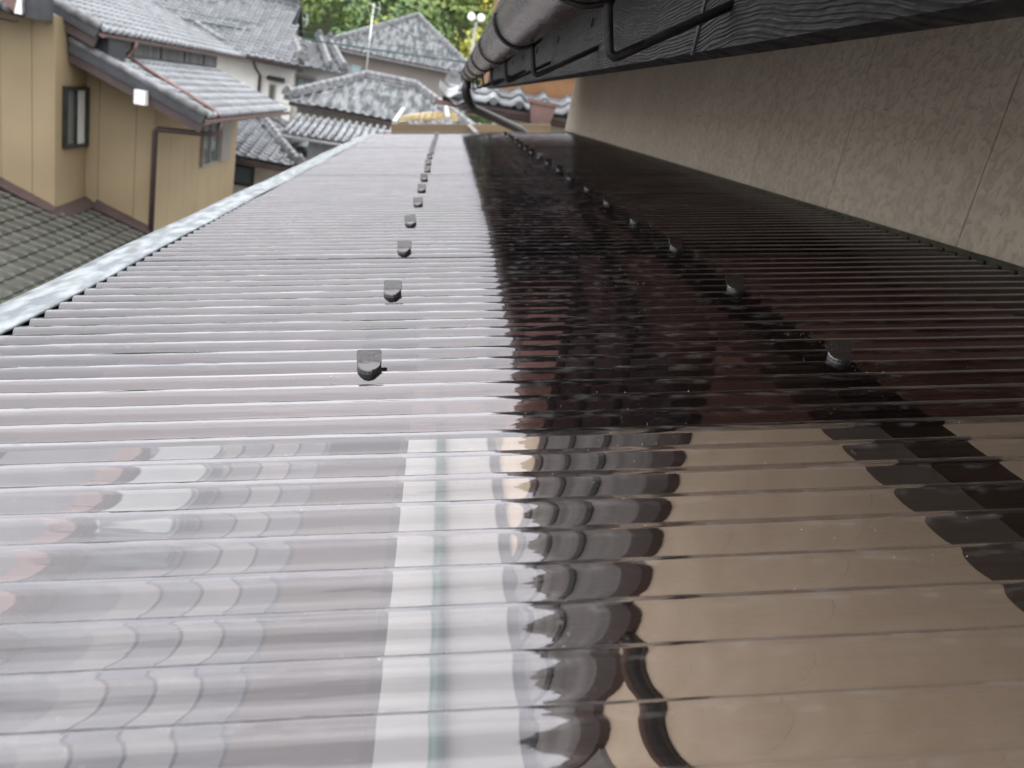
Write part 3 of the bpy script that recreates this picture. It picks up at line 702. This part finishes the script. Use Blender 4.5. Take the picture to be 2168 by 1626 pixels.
def window(parent, axis, c, a0, a1, z0, z1, out_, panes=2, fm='frame', gm='glass', curtain=False):
    """axis 'x': wall plane X=c with outward sign out_, opening along Y a0..a1 ; axis 'y': plane Y=c along X"""
    t = .05
    def bx(mb, u0, u1, w0, w1, d0, d1):
        lo, hi = sorted((c + out_ * d0, c + out_ * d1))
        if axis == 'x': mb.box(lo, hi, u0, u1, w0, w1)
        else: mb.box(u0, u1, lo, hi, w0, w1)
    w = MB()
    bx(w, a0, a1, z0, z0 + t, .002, .07); bx(w, a0, a1, z1 - t, z1, .002, .07); bx(w, a0, a0 + t, z0 + t, z1 - t, .002, .07); bx(w, a1 - t, a1, z0 + t, z1 - t, .002, .07)
    wo = part('window', w, MT[fm], parent)
    L = (a1 - a0 - 2 * t) / panes
    for k in range(panes):
        g = MB(); bx(g, a0 + t + L * k + .02, a0 + t + L * (k + 1) - .02, z0 + t, z1 - t, .004, .014 + .012 * (k % 2))
        part('pane', g, MT['curtain' if curtain and k % 2 else gm], wo)
        f2 = MB(); bx(f2, a0 + t + L * k - .018, a0 + t + L * k + .022, z0 + t, z1 - t, .004, .05)
        part('sash', f2, MT[fm], wo)
    return wo

# ------------------------------------------------------------------ tan house on the left
K = 1.65
tan = thing('tan_house', 'tan sided house with silver grey tiled roofs at the left', 'house', (-6.5, 15, -5.9))
X1, X2, YA1, YA2, YE = -5.74, -4.67, 13.2, 14.32, 20.0
zb = lambda x: -2.77 - .31 * (x + 5.74)
SL = .349; n_s = Vector((1, 0, -SL)).normalized()
EX, EZ = -3.72, -1.015          # lower eave
UX, UZ = -5.28, -.05            # upper eave
def zlow(x): return EZ + SL * (EX - x) - .10
def zup(x): return UZ + SL * (UX - x) - .10
def siding(xa, xb, y, topf, botf, sgn=-1):
    g = .004
    mb = MB(); mb.prism([(xa + g, botf(xa)), (xb - g, botf(xb)), (xb - g, topf(xb)), (xa + g, topf(xa))], 'y', y - .018, y)
    part('siding_panel', mb, MT['tan'], tan)
deep = lambda x: -5.9
part('wall', MB().prism([(-11, -5.9), (X1 - .01, -5.9), (X1 - .01, zup(X1)), (-11, zup(-11))], 'y', YA1 + .001, 22), MT['grey_wall'], tan)
for xa, xb in zip((-9.0, -8.09, -7.18, -6.50, -6.055), (-8.09, -7.18, -6.50, -6.055, X1)):
    siding(xa, xb, YA1, lambda x: zup(x) - .02, deep)
part('siding_panel', MB().box(X1 - .018, X1, YA1 + .002, YA2 - .02, -5.9, .02), MT['tan'], tan)
part('corner_trim', MB().box(X1 - .02, X1 + .012, YA1 - .03, YA1 + .012, -5.9, -.02), MT['tan'], tan)
part('wall', MB().box(X1 - .3, X2 - .02, YA2 + .001, YE - .02, -5.9, -1.0), MT['grey_wall'], tan)
part('wall', MB().prism([(X1 - .3, -1.0), (X2 - .02, -1.0), (X2 - .02, zlow(X2)), (X1 - .3, zlow(X1 - .3))], 'y', YA2 + .001, YE - .02), MT['grey_wall'], tan)
for xa, xb in zip((X1 + .001, -5.53, -4.95), (-5.53, -4.95, X2)):
    siding(xa, xb, YA2, zlow, deep)
for ya, yb in zip((YA2, 15.2, 16.1, 17.0, 19.1), (15.2, 16.1, 17.0, 19.1, YE)):
    part('siding_panel', MB().box(X2 - .018, X2, ya + .004, yb - .004, -5.9, zlow(X2)), MT['tan'], tan)
part('corner_trim', MB().box(X2 - .02, X2 + .01, YA2 - .03, YA2 + .01, -5.9, zlow(X2) + .02), MT['tan'], tan)
window(tan, 'x', X1, 13.44, 14.27, -1.88, -.95, 1, 2, curtain=True)
window(tan, 'x', X2, 17.05, 18.25, -2.26, -1.33, 1, 2, 'shutter')
# slatted shutter box beside the window
sh = part('shutter_box', MB().box(X2 + .001, X2 + .09, 18.30, 19.1, -2.24, -1.2), MT['shutter'], tan)
for k in range(14): part('slat', MB().box(X2 + .091, X2 + .102, 18.33, 19.07, -2.20 + .07 * k, -2.155 + .07 * k), MT['shutter'], sh)
# flashing between the walls and the lower left roof
part('flashing', MB().slab((-9, YA1 - .02, zb(-9) + .30), (X1 + .06, YA1 - .02, zb(X1) + .02), (X1 + .06, YA1 - .24, zb(X1) - .03), (-9, YA1 - .24, zb(-9) + .2), .05), MT['brown_trim'], tan)
part('flashing', MB().slab((X1 + .02, YA1 - .24, zb(X1) + .0), (X1 + .02, YA2, zb(X1) + .06), (X1 + .22, YA2, zb(X1 + .2) + .01), (X1 + .22, YA1 - .24, zb(X1 + .2) - .05), .05), MT['brown_trim'], tan)
part('flashing', MB().slab((X1 + .2, YA2 - .02, zb(X1 + .2) + .10), (X2 + .06, YA2 - .02, zb(X2) + .05), (X2 + .06, YA2 - .24, zb(X2) - .02), (X1 + .2, YA2 - .24, zb(X1 + .2) + .0), .05), MT['brown_trim'], tan)
# upper roof
YU0, YU1 = 13.50, 22.6
up = part('upper_roof', MB().slab((UX, YU0, UZ - .03), (UX, YU1, UZ - .03), (-9.6, YU1, UZ - .03 + SL * (UX + 9.6)), (-9.6, YU0, UZ - .03 + SL * (UX + 9.6)), .05), MT['slate'], tan)
vU = Vector((-1, 0, SL))
tiles(up, (UX + .06, YU0 + .02, UZ - .02), (0, 1, 0), vU, 34, 18, 'tile', 300)
part('verge_board', MB().bar((UX + .02, YU0 + .0, UZ - .05), (-9.6, YU0, UZ - .05 + SL * (UX + 9.6)), .10, .15), MT['slate'], tan)
part('barge_board', MB().bar((UX - .02, YU0 + .03, UZ - .19), (-9.6, YU0 + .03, UZ - .19 + SL * (UX + 9.6)), .05, .16), MT['brown_trim'], tan)
part('verge_cap', MB().tube([(UX + .05, YU0 - .01, UZ + .04), (-9.6, YU0 - .01, UZ + .04 + SL * (UX + 9.65))], .07, 10), MT['ridge'], tan, True)
gutter_run(tan, (UX + .10, YU0 - .05, UZ - .05), (UX + .10, YU1, UZ - .05))
# strip of wall between the two roofs
part('clerestory_wall', MB().box(-5.75, -5.56, 14.5, 20.9, -.55, .05), MT['grey_wall'], tan)
for y in (15.7, 17.2, 18.7, 20.1): part('batten', MB().box(-5.56, -5.54, y, y + .05, -.55, .0), MT['slate'], tan)
part('gable_board', MB().prism([(-5.86, -.56), (-5.2, -.60), (-5.2, -.16), (-5.86, .10)], 'y', 13.75, 14.45), MT['darkblue'], tan)
# lower roof
YL0, YL1 = 13.62, 20.3
low = part('lower_roof', MB().slab((EX, YL0, EZ - .03), (EX, YL1, EZ - .03), (-5.6, YL1, EZ - .03 + SL * (EX + 5.6)), (-5.6, YL0, EZ - .03 + SL * (EX + 5.6)), .05), MT['slate'], tan)
tiles(low, (EX + .06, YL0 + .02, EZ - .02), (0, 1, 0), vU, 25, 8, 'tile', 300)
part('verge_board', MB().bar((EX + .02, YL0, EZ - .05), (-5.7, YL0, EZ - .05 + SL * (EX + 5.7)), .10, .15), MT['slate'], tan)
part('barge_board', MB().bar((EX - .02, YL0 + .03, EZ - .19), (-5.72, YL0 + .03, EZ - .19 + SL * (EX + 5.72)), .05, .16), MT['brown_trim'], tan)
part('verge_cap', MB().tube([(EX + .05, YL0 - .01, EZ + .04), (-5.7, YL0 - .01, EZ + .04 + SL * (EX + 5.75))], .065, 10), MT['ridge'], tan, True)
gutter_run(tan, (EX + .10, YL0 - .05, EZ - .05), (EX + .10, YL1 + .1, EZ - .05))
part('soffit', MB().slab((EX - .05, YL0 + .14, EZ - .14), (EX - .05, YL1, EZ - .14), (X2, YL1, EZ - .14 + SL * .9), (X2, YL0 + .14, EZ - .14 + SL * .9), .02), MT['beige'], tan)
ln = lambda x: EZ + .075 + SL * (EX - x)
part('copper_pipe', MB().tube([(UX + .12, 14.75, UZ - .08), (UX + .10, 14.75, UZ - .20), (UX - .02, 14.75, ln(UX) + .01), (UX + .06, 14.75, ln(UX + .06)), (EX - .03, 14.32, ln(EX)), (EX + .09, 14.30, EZ - .02)], .038, 8), MT['copper'], tan, True)
part('downpipe', MB().tube([(EX + .10, 14.28, EZ - .08), (EX + .10, 14.27, EZ - .26), (EX - .05, 14.22, -1.33), (-4.58, 14.22, -1.40), (-4.62, 14.22, -1.44), (-4.62, 14.22, -3.3)], .045, 8), MT['brown_trim'], tan, True)
part('vent_box', MB().box(-4.70, -4.54, 13.44, 13.60, -1.01, -.80), MT['white_box'], tan)
part('beam_end', MB().box(-4.54, -4.40, 13.68, 14.3, -.98, -.78), MT['slate'], tan)
# small porch roof at the far left
pr = part('side_roof', MB().slab((-9, 12.7, .25), (-5.95, 12.7, -.05), (-5.95, 13.19, .2), (-9, 13.19, .5), .05), MT['slate'], tan)
for k in range(5): part('eave_tile', MB().tube([(-6.13 - .19 * k, 12.66, .0 + .0 * k), (-6.13 - .19 * k, 13.1, .14)], .075, 10), MT['ridge'], pr, True)
part('barge_board', MB().prism([(-6.3, .20), (-5.98, -.05), (-5.90, -.06), (-5.90, .3), (-6.3, .5)], 'y', 12.55, 12.60), MT['copper'], tan)
part('barge_end', MB().prism([(-5.975, -.055), (-5.885, -.055), (-5.885, .25), (-5.91, .25)], 'y', 12.52, 12.549), MT['white_box'], tan)
gutter_run(tan, (-8, 12.60, -.10), (-5.98, 12.60, -.13), .05, 'brown_trim')
part('beam_end', MB().box(-5.88, -5.76, 12.6, 13.19, -.08, .3), MT['slate'], tan)
# lower left tiled roof
vL = Vector((-1, 0, .31))
lr = part('first_floor_roof', MB().slab((-3.1, 4.5, zb(-3.1) - .06), (-3.1, YA2, zb(-3.1) - .06), (-9.2, YA2, zb(-9.2) - .06), (-9.2, 4.5, zb(-9.2) - .06), .06), MT['slate'], tan)
tiles(lr, (-3.1, 4.6, zb(-3.1) - .05), (0, 1, 0), vL, 36, 23, 'tile_dark', 300, keep=lambda c: not (c.x < X1 + .12 and c.y > YA1 - .15))

# ------------------------------------------------------------------ generic hip roofed house facing the camera
def hip(house, x0, x1, y0, y1, ze, zr_, xr0, xr1, yr, m='tile_far', each=0, left=True, right=True):
    """eaves rectangle at ze, ridge from (xr0,yr) to (xr1,yr) at zr_"""
    A, B, C, D = V(x0, y0, ze), V(x1, y0, ze), V(x1, y1, ze), V(x0, y1, ze)
    P, Q = V(xr0, yr, zr_), V(xr1, yr, zr_)
    mb = MB(); mb.add([A, B, C, D, P, Q], [(0, 1, 5, 4), (1, 2, 5), (2, 3, 4, 5), (3, 0, 4), (3, 2, 1, 0)])
    rf = part('roof', mb, MT['slate'], house)
    def side(p): # front plane test
        return True
    vf = V(0, yr - y0, zr_ - ze); L = vf.length; vf.normalize()
    def keepf(c):
        t = (c.y - y0) / (yr - y0)
        return x0 + (xr0 - x0) * t - .02 < c.x < x1 + (xr1 - x1) * t + .02 and t < 1
    tiles(rf, (x0 - .1, y0 - .08, ze + .0), (1, 0, 0), vf, int((x1 - x0 + .2) / TW) + 1, int(L / TL) + 1, m, each, keepf)
    if right:
        vs_ = V(-(x1 - xr1), 0, zr_ - ze); Ls = vs_.length; vs_.normalize()
        def keepr(c):
            t = (x1 - c.x) / (x1 - xr1); return t < 1 and y0 + (yr - y0) * t < c.y < y1 + (yr - y1) * t
        tiles(rf, (x1 + .08, y0 - .1, ze), (0, 1, 0), vs_, int((y1 - y0) / TW) + 1, int(Ls / TL) + 1, m, 0, keepr)
    ridge(rf, P, Q + V(.01, 0, 0), .3, .28, 2)
    for a, b in ((A, P), (B, Q)): ridge(rf, a + V(0, 0, .08), b + V(0, 0, .05), .26, .2, 2, name='hip_ridge')
    for a in (A, B): oni(rf, (a.x, a.y - .05, a.z + .22), .16)
    return rf

# taupe house
gh = thing('taupe_house', 'two-storey taupe walled house with weathered grey hip roof under the hill', 'house', (-2.9, 51, -5.9))
part('wall', MB().box(-6.25, .75, 48.7, 55.5, -5.9, 1.35), MT['taupe_wall'], gh)
part('corner_board', MB().box(-6.27, -6.0, 48.66, 48.699, -5.9, 1.3), MT['brown_trim'], gh)
hip(gh, -7.0, 1.35, 48.0, 56.4, 1.33, 3.95, -2.45, -2.40, 52.3)
part('eave_board', MB().box(-6.95, 1.3, 48.02, 48.1, 1.16, 1.30), MT['grey_wall'], gh)
window(gh, 'y', 48.7, -5.58, -4.92, -.10, .66, -1, 1, 'shutter', 'glass_blue')
part('downpipe', MB().tube([(-6.35, 48.6, 1.1), (-6.35, 48.6, -5.9)], .05, 8), MT['copper'], gh, True)

# low dark roofed house
lh = thing('low_hip_house', 'low house with dark grey blotched hip roof and cream wall before the taupe house', 'house', (-2, 28, -5.9))
part('wall', MB().box(-4.2, .6, 26.6, 31, -5.9, -1.1), MT['beige'], lh)
hip(lh, -4.72, 1.1, 26.0, 31.5, -1.02, -.02, -2.75, -1.05, 28.6)
part('eave_board', MB().box(-4.65, 1.05, 26.03, 26.1, -1.17, -1.05), MT['brown_trim'], lh)
part('lower_wall_band', MB().box(-4.3, .6, 26.5, 26.599, -1.55, -1.36), MT['cream'], lh)
part('shutter_box', MB().box(-4.45, -3.7, 26.35, 26.59, -1.36, -1.18), MT['shutter'], lh)

# ribbed metal awning roof with gutter below the low house
aw = thing('grey_ribbed_awning', 'grey ribbed awning roof in front of the low hip roofed house', 'awning', (-2.9, 22.5, -5.9))
part('deck', MB().slab((-4.0, 22.0, -1.66), (-1.2, 22.0, -1.55), (-1.2, 24.0, -1.22), (-4.0, 24.0, -1.30), .04), MT['tile'], aw)
for k in range(15):
    x = -3.95 + .195 * k; z = -1.66 + .11 * (x + 4.0) / 2.8
    part('rib', MB().tube([(x, 21.98, z + .03), (x, 24.0, z + .40)], .05, 8), MT['tile'], aw, True)
gutter_run(aw, (-4.0, 21.9, -1.74), (-1.2, 21.9, -1.63), .06, 'alu')
part('wall', MB().box(-3.4, -1.2, 22.3, 24, -5.9, -1.72), MT['grey_wall'], aw)

# hip roof close behind the tan house
nh = thing('grey_hip_annexe', 'small annexe with silver tiled hip roof behind the tan house', 'annexe', (-4, 19.5, -5.9))
part('wall', MB().box(-6.2, -3.55, 21.4, 24, -5.9, -2.45), MT['beige'], nh)
nr = part('roof', MB().add([(-7.0, 20.6, -2.30), (-3.30, 20.6, -2.36), (-3.30, 25.5, -2.36), (-5.3, 24.4, -1.42), (-7, 24.4, -1.42)], [(0, 1, 3, 4), (1, 2, 3)]), MT['slate'], nh)
vf = V(0, 3.8, .9).normalized()
tiles(nr, (-6.9, 20.55, -2.30), (1, 0, 0), vf, 14, 17, 'tile', 260, keep=lambda c: c.x < -3.3 - 2.0 * (c.y - 20.6) / 3.8 + .05)
vr = V(-2.0, 0, .94).normalized()
tiles(nr, (-3.25, 20.6, -2.36), (0, 1, 0), vr, 19, 10, 'tile_far', 0, keep=lambda c: c.y > 20.6 + 3.8 * (-3.3 - c.x) / 2.0 and c.y < 25.5)
ridge(nr, (-3.3, 20.6, -2.27), (-5.3, 24.4, -1.34), .2, .16, 2, name='hip_ridge'); oni(nr, (-3.28, 20.5, -2.15), .13)
ridge(nr, (-3.28, 25.5, -2.27), (-5.2, 24.5, -1.36), .2, .16, 2, name='hip_ridge')
part('eave_board', MB().box(-7, -3.35, 20.62, 20.68, -2.50, -2.38), MT['brown_trim'], nh)
window(nh, 'y', 21.4, -5.2, -4.5, -3.1, -2.6, -1, 1)

# white house with hip-and-gable roof
wh = thing('white_house', 'white plastered house with silver hip-and-gable tiled roof', 'house', (-7, 32, -5.9))
part('wall', MB().box(-11, -5.35, 30.3, 36, -5.9, .1), MT['white_wall'], wh)
part('wing_wall', MB().box(-5.349, -3.7, 30.9, 36, -5.9, .05), MT['white_wall'], wh)
# front slope and gable
fr_ = part('roof', MB().add([(-11.5, 29.5, -.02), (-4.9, 29.5, .02), (-6.0, 32.6, 1.05), (-6.28, 33.4, 2.05), (-11.5, 33.4, 2.05), (-4.9, 36.5, .02), (-6.0, 34.2, 1.05), (-6.28, 36.4, .9), (-11.5, 36.5, 0)],
    [(0, 1, 2, 3, 4), (1, 5, 6, 2), (3, 2, 6), (4, 3, 7, 8)]), MT['slate'], wh)
vf = V(0, 3.9, 2.07).normalized()
tiles(fr_, (-11.5, 29.45, 0.0), (1, 0, 0), vf, 25, 19, 'tile', 300, keep=lambda c: c.x < -4.95 - 1.1 * min(1, (c.y - 29.5) / 3.1) + .05)
vr = V(-1.1, 0, 1.03).normalized()
tiles(fr_, (-4.86, 29.6, .02), (0, 1, 0), vr, 26, 6, 'tile', 60, keep=lambda c: c.y > 29.6 + 3.0 * (-4.9 - c.x) / 1.1)
part('gable_panel', MB().prism([(32.3, .95), (33.4, 2.0), (34.5, .95)], 'x', -6.10, -6.0), MT['beam'], wh)
part('barge_board', MB().bar((-5.93, 32.1, .82), (-5.93, 33.4, 2.12), .10, .2, (1, 0, 0)), MT['slate'], wh)
part('barge_board', MB().bar((-5.93, 34.7, .82), (-5.93, 33.4, 2.12), .10, .2, (1, 0, 0)), MT['slate'], wh)
ridge(fr_, (-11.5, 33.4, 2.08), (-5.95, 33.4, 2.08), .32, .34, 3); oni(fr_, (-5.95, 33.2, 2.4), .22)
ridge(fr_, (-5.0, 29.55, .12), (-6.0, 32.4, 1.12), .26, .22, 2, name='hip_ridge'); oni(fr_, (-5.0, 29.4, .32), .17)
ridge(fr_, (-8.7, 30.3, .55), (-7.6, 29.6, .15), .24, .24, 2, name='hip_ridge')
gutter_run(wh, (-11.5, 29.4, -.10), (-4.9, 29.4, -.06), .07, 'brown_trim')
part('eave_board', MB().box(-11.4, -4.95, 29.6, 29.7, -.16, -.03), MT['brown_trim'], wh)
part('downpipe', MB().tube([(-6.55, 29.4, -.1), (-6.50, 29.7, -.35), (-6.45, 30.22, -.55), (-6.40, 30.22, -5.9)], .055, 8), MT['brown_trim'], wh, True)
window(wh, 'y', 30.9, -5.33, -4.75, -.98, -.38, -1, 2, 'shutter', 'glass_blue')
part('window_hood', MB().box(-5.36, -4.66, 30.6, 30.899, -.38, -.28), MT['shutter'], wh)
window(wh, 'y', 30.3, -6.12, -5.90, -1.35, -.78, -1, 1, 'shutter')
part('window_hood', MB().prism([(29.95, -.62), (30.299, -.5), (30.299, -.66)], 'x', -6.2, -5.62), MT['slate'], wh)
# wing roof at the right
wr = part('wing_roof', MB().add([(-5.4, 30.2, .0), (-3.55, 30.2, .05), (-3.55, 34, .05), (-4.75, 34.0, .95), (-5.4, 34, .95)], [(0, 1, 3, 4), (1, 2, 3)]), MT['slate'], wh)
tiles(wr, (-4.95, 30.1, .03), (1, 0, 0), V(0, 3.8, .92).normalized(), 6, 16, 'tile', 100, keep=lambda c: c.x < -3.55 - 1.2 * (c.y - 30.2) / 3.8)
ridge(wr, (-3.6, 30.2, .14), (-4.75, 33.9, 1.02), .24, .2, 2, name='hip_ridge'); oni(wr, (-4.75, 33.8, 1.2), .17); oni(wr, (-3.62, 30.1, .28), .12)
ridge(wr, (-4.15, 30.2, .16), (-5.15, 33.9, 1.08), .24, .2, 2, name='hip_ridge'); oni(wr, (-5.15, 33.8, 1.22), .17)

# cream building behind
cb = thing('cream_building', 'long cream walled building at the foot of the hill', 'building', (-12, 63, -5.9))
part('wall', MB().box(-22, -5.5, 62, 68, -5.9, 1.35), MT['cream'], cb)
part('roof_edge', MB().box(-22.2, -5.3, 61.8, 68.2, 1.35, 1.62), MT['crate'], cb)
for k in range(6): window(cb, 'y', 62, -20 + 2.3 * k, -18.9 + 2.3 * k, -.9, .2, -1, 2)

# ------------------------------------------------------------------ neighbour house at the far end of the roof
nb = thing('neighbour_house', 'beige neighbour house with thick grey eave tiles beyond the corrugated roof', 'house', (1.5, 9.5, -5.9))
part('wall', MB().box(.74, 3.4, 9.2, 13, -5.9, .05), MT['beige'], nb)
part('upper_wall', MB().box(.46, 3.4, 9.17, 13, .05, .53), MT['soffit'], nb)
part('upper_roof', MB().slab((.44, 9.0, .56), (3.6, 9.0, .56), (3.6, 13.2, 2.0), (.44, 13.2, 2.0), .06), MT['slate'], nb)
part('gable_wall', MB().prism([(9.17, .53), (13, .53), (13, 1.82)], 'x', .47, .56), MT['soffit'], nb)
nbr = part('roof', MB().slab((-.05, 8.72, -.02), (3.4, 8.72, .10), (3.4, 9.165, .265), (-.05, 9.165, .145), .05), MT['slate'], nb)
tiles(nbr, (-.02, 8.68, -.01), V(3.45, 0, .12), V(0, 1.02, .38), 12, 2, 'tile', 60)
gutter_run(nb, (.18, 8.60, -.04), (3.4, 8.60, .08), .06, 'brown_trim')
part('eave_board', MB().prism([(.2, -.13), (3.4, -.02), (3.4, .05), (.2, -.05)], 'y', 8.74, 8.78), MT['brown_trim'], nb)
part('soffit', MB().slab((.2, 8.78, -.13), (3.4, 8.78, -.02), (3.4, 9.2, -.02), (.2, 9.2, -.13), .02), MT['beige'], nb)
hop = part('rain_hopper', MB().prism([(.86, -.10), (1.04, -.10), (1.08, .09), (.82, .09)], 'y', 8.42, 8.56), MT['copper'], nb)
part('rim', MB().box(.79, 1.11, 8.40, 8.58, .09, .125), MT['copper'], hop)
part('rain_pipe', MB().tube([(.95, 8.49, -.10), (.95, 8.49, -5.9)], .04, 8), MT['copper'], nb, True)
oni(nbr, (.03, 8.60, .16), .085, 'tile')
for k in range(3):
    mb = MB(); x0 = -.10 + .085 * k; z0 = .02 - .055 * k
    for j in range(2):
        for i in range(7): mb.v.append((x0 + .20 * i / 6, 8.55 + .3 * j, z0 + .035 * math.cos(PI * (i / 6 * 1.5 + .2)) + .09 * j))
    mb.f += [(i, i + 1, 8 + i, 7 + i) for i in range(6)]
    part('verge_tile', mb, MT['tile'], nbr, True)
part('rafter_end', MB().box(-.12, .22, 8.62, 8.70, -.10, -.055), MT['copper'], nb)

# yellow plastic awning with timber beam beyond the roof end
ya = thing('yellow_awning', 'yellowed plastic awning on a brown timber beam beyond the far roof edge', 'awning', (0, 8, -5.9))
part('beam', MB().bar((-.44, 7.5, -.385), (.95, 7.5, -.13), .09, .12), MT['beam'], ya)
part('post', MB().box(-.40, -.32, 7.46, 7.54, -5.9, -.45), MT['beam'], ya)
sh_ = MB(); n = 24
for j in range(2):
    for i in range(n + 1):
        t = i / n; x = -.44 + .56 * t; sh_.v.append((x, 7.75 + .55 * j, -.33 + .13 * t + .03 * math.sin(PI * min(1, t * 1.05)) + .05 * j + .006 * math.cos(t * 60)))
sh_.f += [(i, i + 1, n + 2 + i, n + 1 + i) for i in range(n)]
part('sheet', sh_, MT['yellow_sheet'], ya, True)
for k in range(4): part('slat', MB().bar((-.40 + .02 * k, 7.72 + .14 * k, -.29 + .01 * k), (.14 - .02 * k, 7.72 + .14 * k, -.175 + .015 * k), .03, .018), MT['yellow_sheet'], ya)
part('side_frame', MB().bar((.03, 7.7, -.19), (.0, 8.3, -.11), .035, .03), MT['whiteboard'], ya)
part('side_frame', MB().bar((-.44, 7.7, -.32), (-.40, 8.3, -.20), .035, .03), MT['whiteboard'], ya)
part('brace', MB().bar((.22, 7.42, -.20), (.36, 7.42, -.30), .035, .03), MT['alu'], ya)

# ------------------------------------------------------------------ poles, antennas, lamp, cables
up_ = thing('utility_pole', 'slim concrete utility pole rising before the wooded hill', 'utility pole', (-9.27, 50, -5.9))
part('shaft', MB().tube([(-9.27, 50, -5.9), (-9.27, 50, 2.25)], [.17, .12], 10), MT['pole'], up_, True)
part('crossarm', MB().bar((-9.6, 50, 1.75), (-8.9, 50, 1.80), .08, .08), MT['pole'], up_)
part('insulator', MB().tube([(-9.27, 49.85, 1.55), (-9.27, 49.85, 1.95)], .08, 8), MT['globe'], up_, True)
def antenna(name_label, base, top, s, mirror=1):
    x, y, z0 = base; a = thing('tv_antenna', name_label, 'antenna', base)
    part('mast', MB().tube([(x, y, z0), (x - .03, y, top)], .035, 8), MT['alu'], a, True)
    part('boom', MB().bar((x - .55 * s, y, top - .02), (x + .55 * s, y, top - .16), .03, .03), MT['alu'], a)
    for k in range(9):
        xx = x - .52 * s + .11 * s * k; zz = top - .02 - .14 * (xx - x + .55 * s) / (1.1 * s)
        part('element', MB().bar((xx, y - .22 - .01 * k, zz), (xx, y + .22 + .01 * k, zz), .018, .018), MT['alu'], a)
    rf = MB()
    for k in range(6):
        t = -1 + .4 * k; rf.bar((x + .55 * s - .10 * t * t, y - .3, top - .16 + .26 * t), (x + .55 * s - .10 * t * t, y + .3, top - .16 + .26 * t), .022, .022)
    rf.bar((x + .45 * s, y, top + .1), (x + .55 * s, y, top - .16), .025, .025); rf.bar((x + .55 * s, y, top - .16), (x + .45 * s, y, top - .42), .025, .025)
    part('reflector', rf, MT['alu'], a)
    return a
antenna('small television antenna beside the utility pole', (-6.90, 40, .4), 2.12, .42)
antenna('tall television antenna in front of the taupe house', (-4.22, 44.0, -.1), 3.52, .55)
lp = thing('floodlight_pair', 'pair of round white floodlights against the yellow-green hillside', 'floodlight', (1.15, 62, -5.9))
part('mast', MB().tube([(1.25, 62, -5.9), (1.2, 62, 5.2)], .09, 8), MT['pole'], lp, True)
part('crossbar', MB().bar((.75, 62, 5.36), (1.55, 62, 5.44), .08, .08), MT['pole'], lp)
for x, z in ((.80, 5.42), (1.47, 5.48)):
    mb = MB(); mb.tube([(x, 61.55, z), (x, 61.6, z), (x, 61.85, z), (x, 61.98, z)], [.20, .27, .22, .08], 14); part('lamp_head', mb, MT['globe'], lp, True)
def cable(label, p, q, sag, r=.022):
    p = Vector(p); q = Vector(q); n = 16
    pts = [p.lerp(q, k / n) - Vector((0, 0, sag * 4 * (k / n) * (1 - k / n))) for k in range(n + 1)]
    single('overhead_cable', MB().tube(pts, r, 6), MT['cable'], label, 'cable', True, 'overhead cables')
cable('thick green overhead cable crossing low in front of the white house', (-14, 28.3, .55), (8, 37, 2.1), .25, .035)
cable('thin overhead cable just above the thick green one', (-14, 28.5, .80), (8, 37.5, 2.35), .25, .015)
cable('overhead cable slanting down to the ridge of the taupe house', (-6.4, 30, 3.3), (-1.2, 38, 1.95), .12, .02)
cable('thin cable running low to the grey hip annexe', (-8.5, 24.5, -.75), (1.0, 25.3, -1.45), .05, .008)
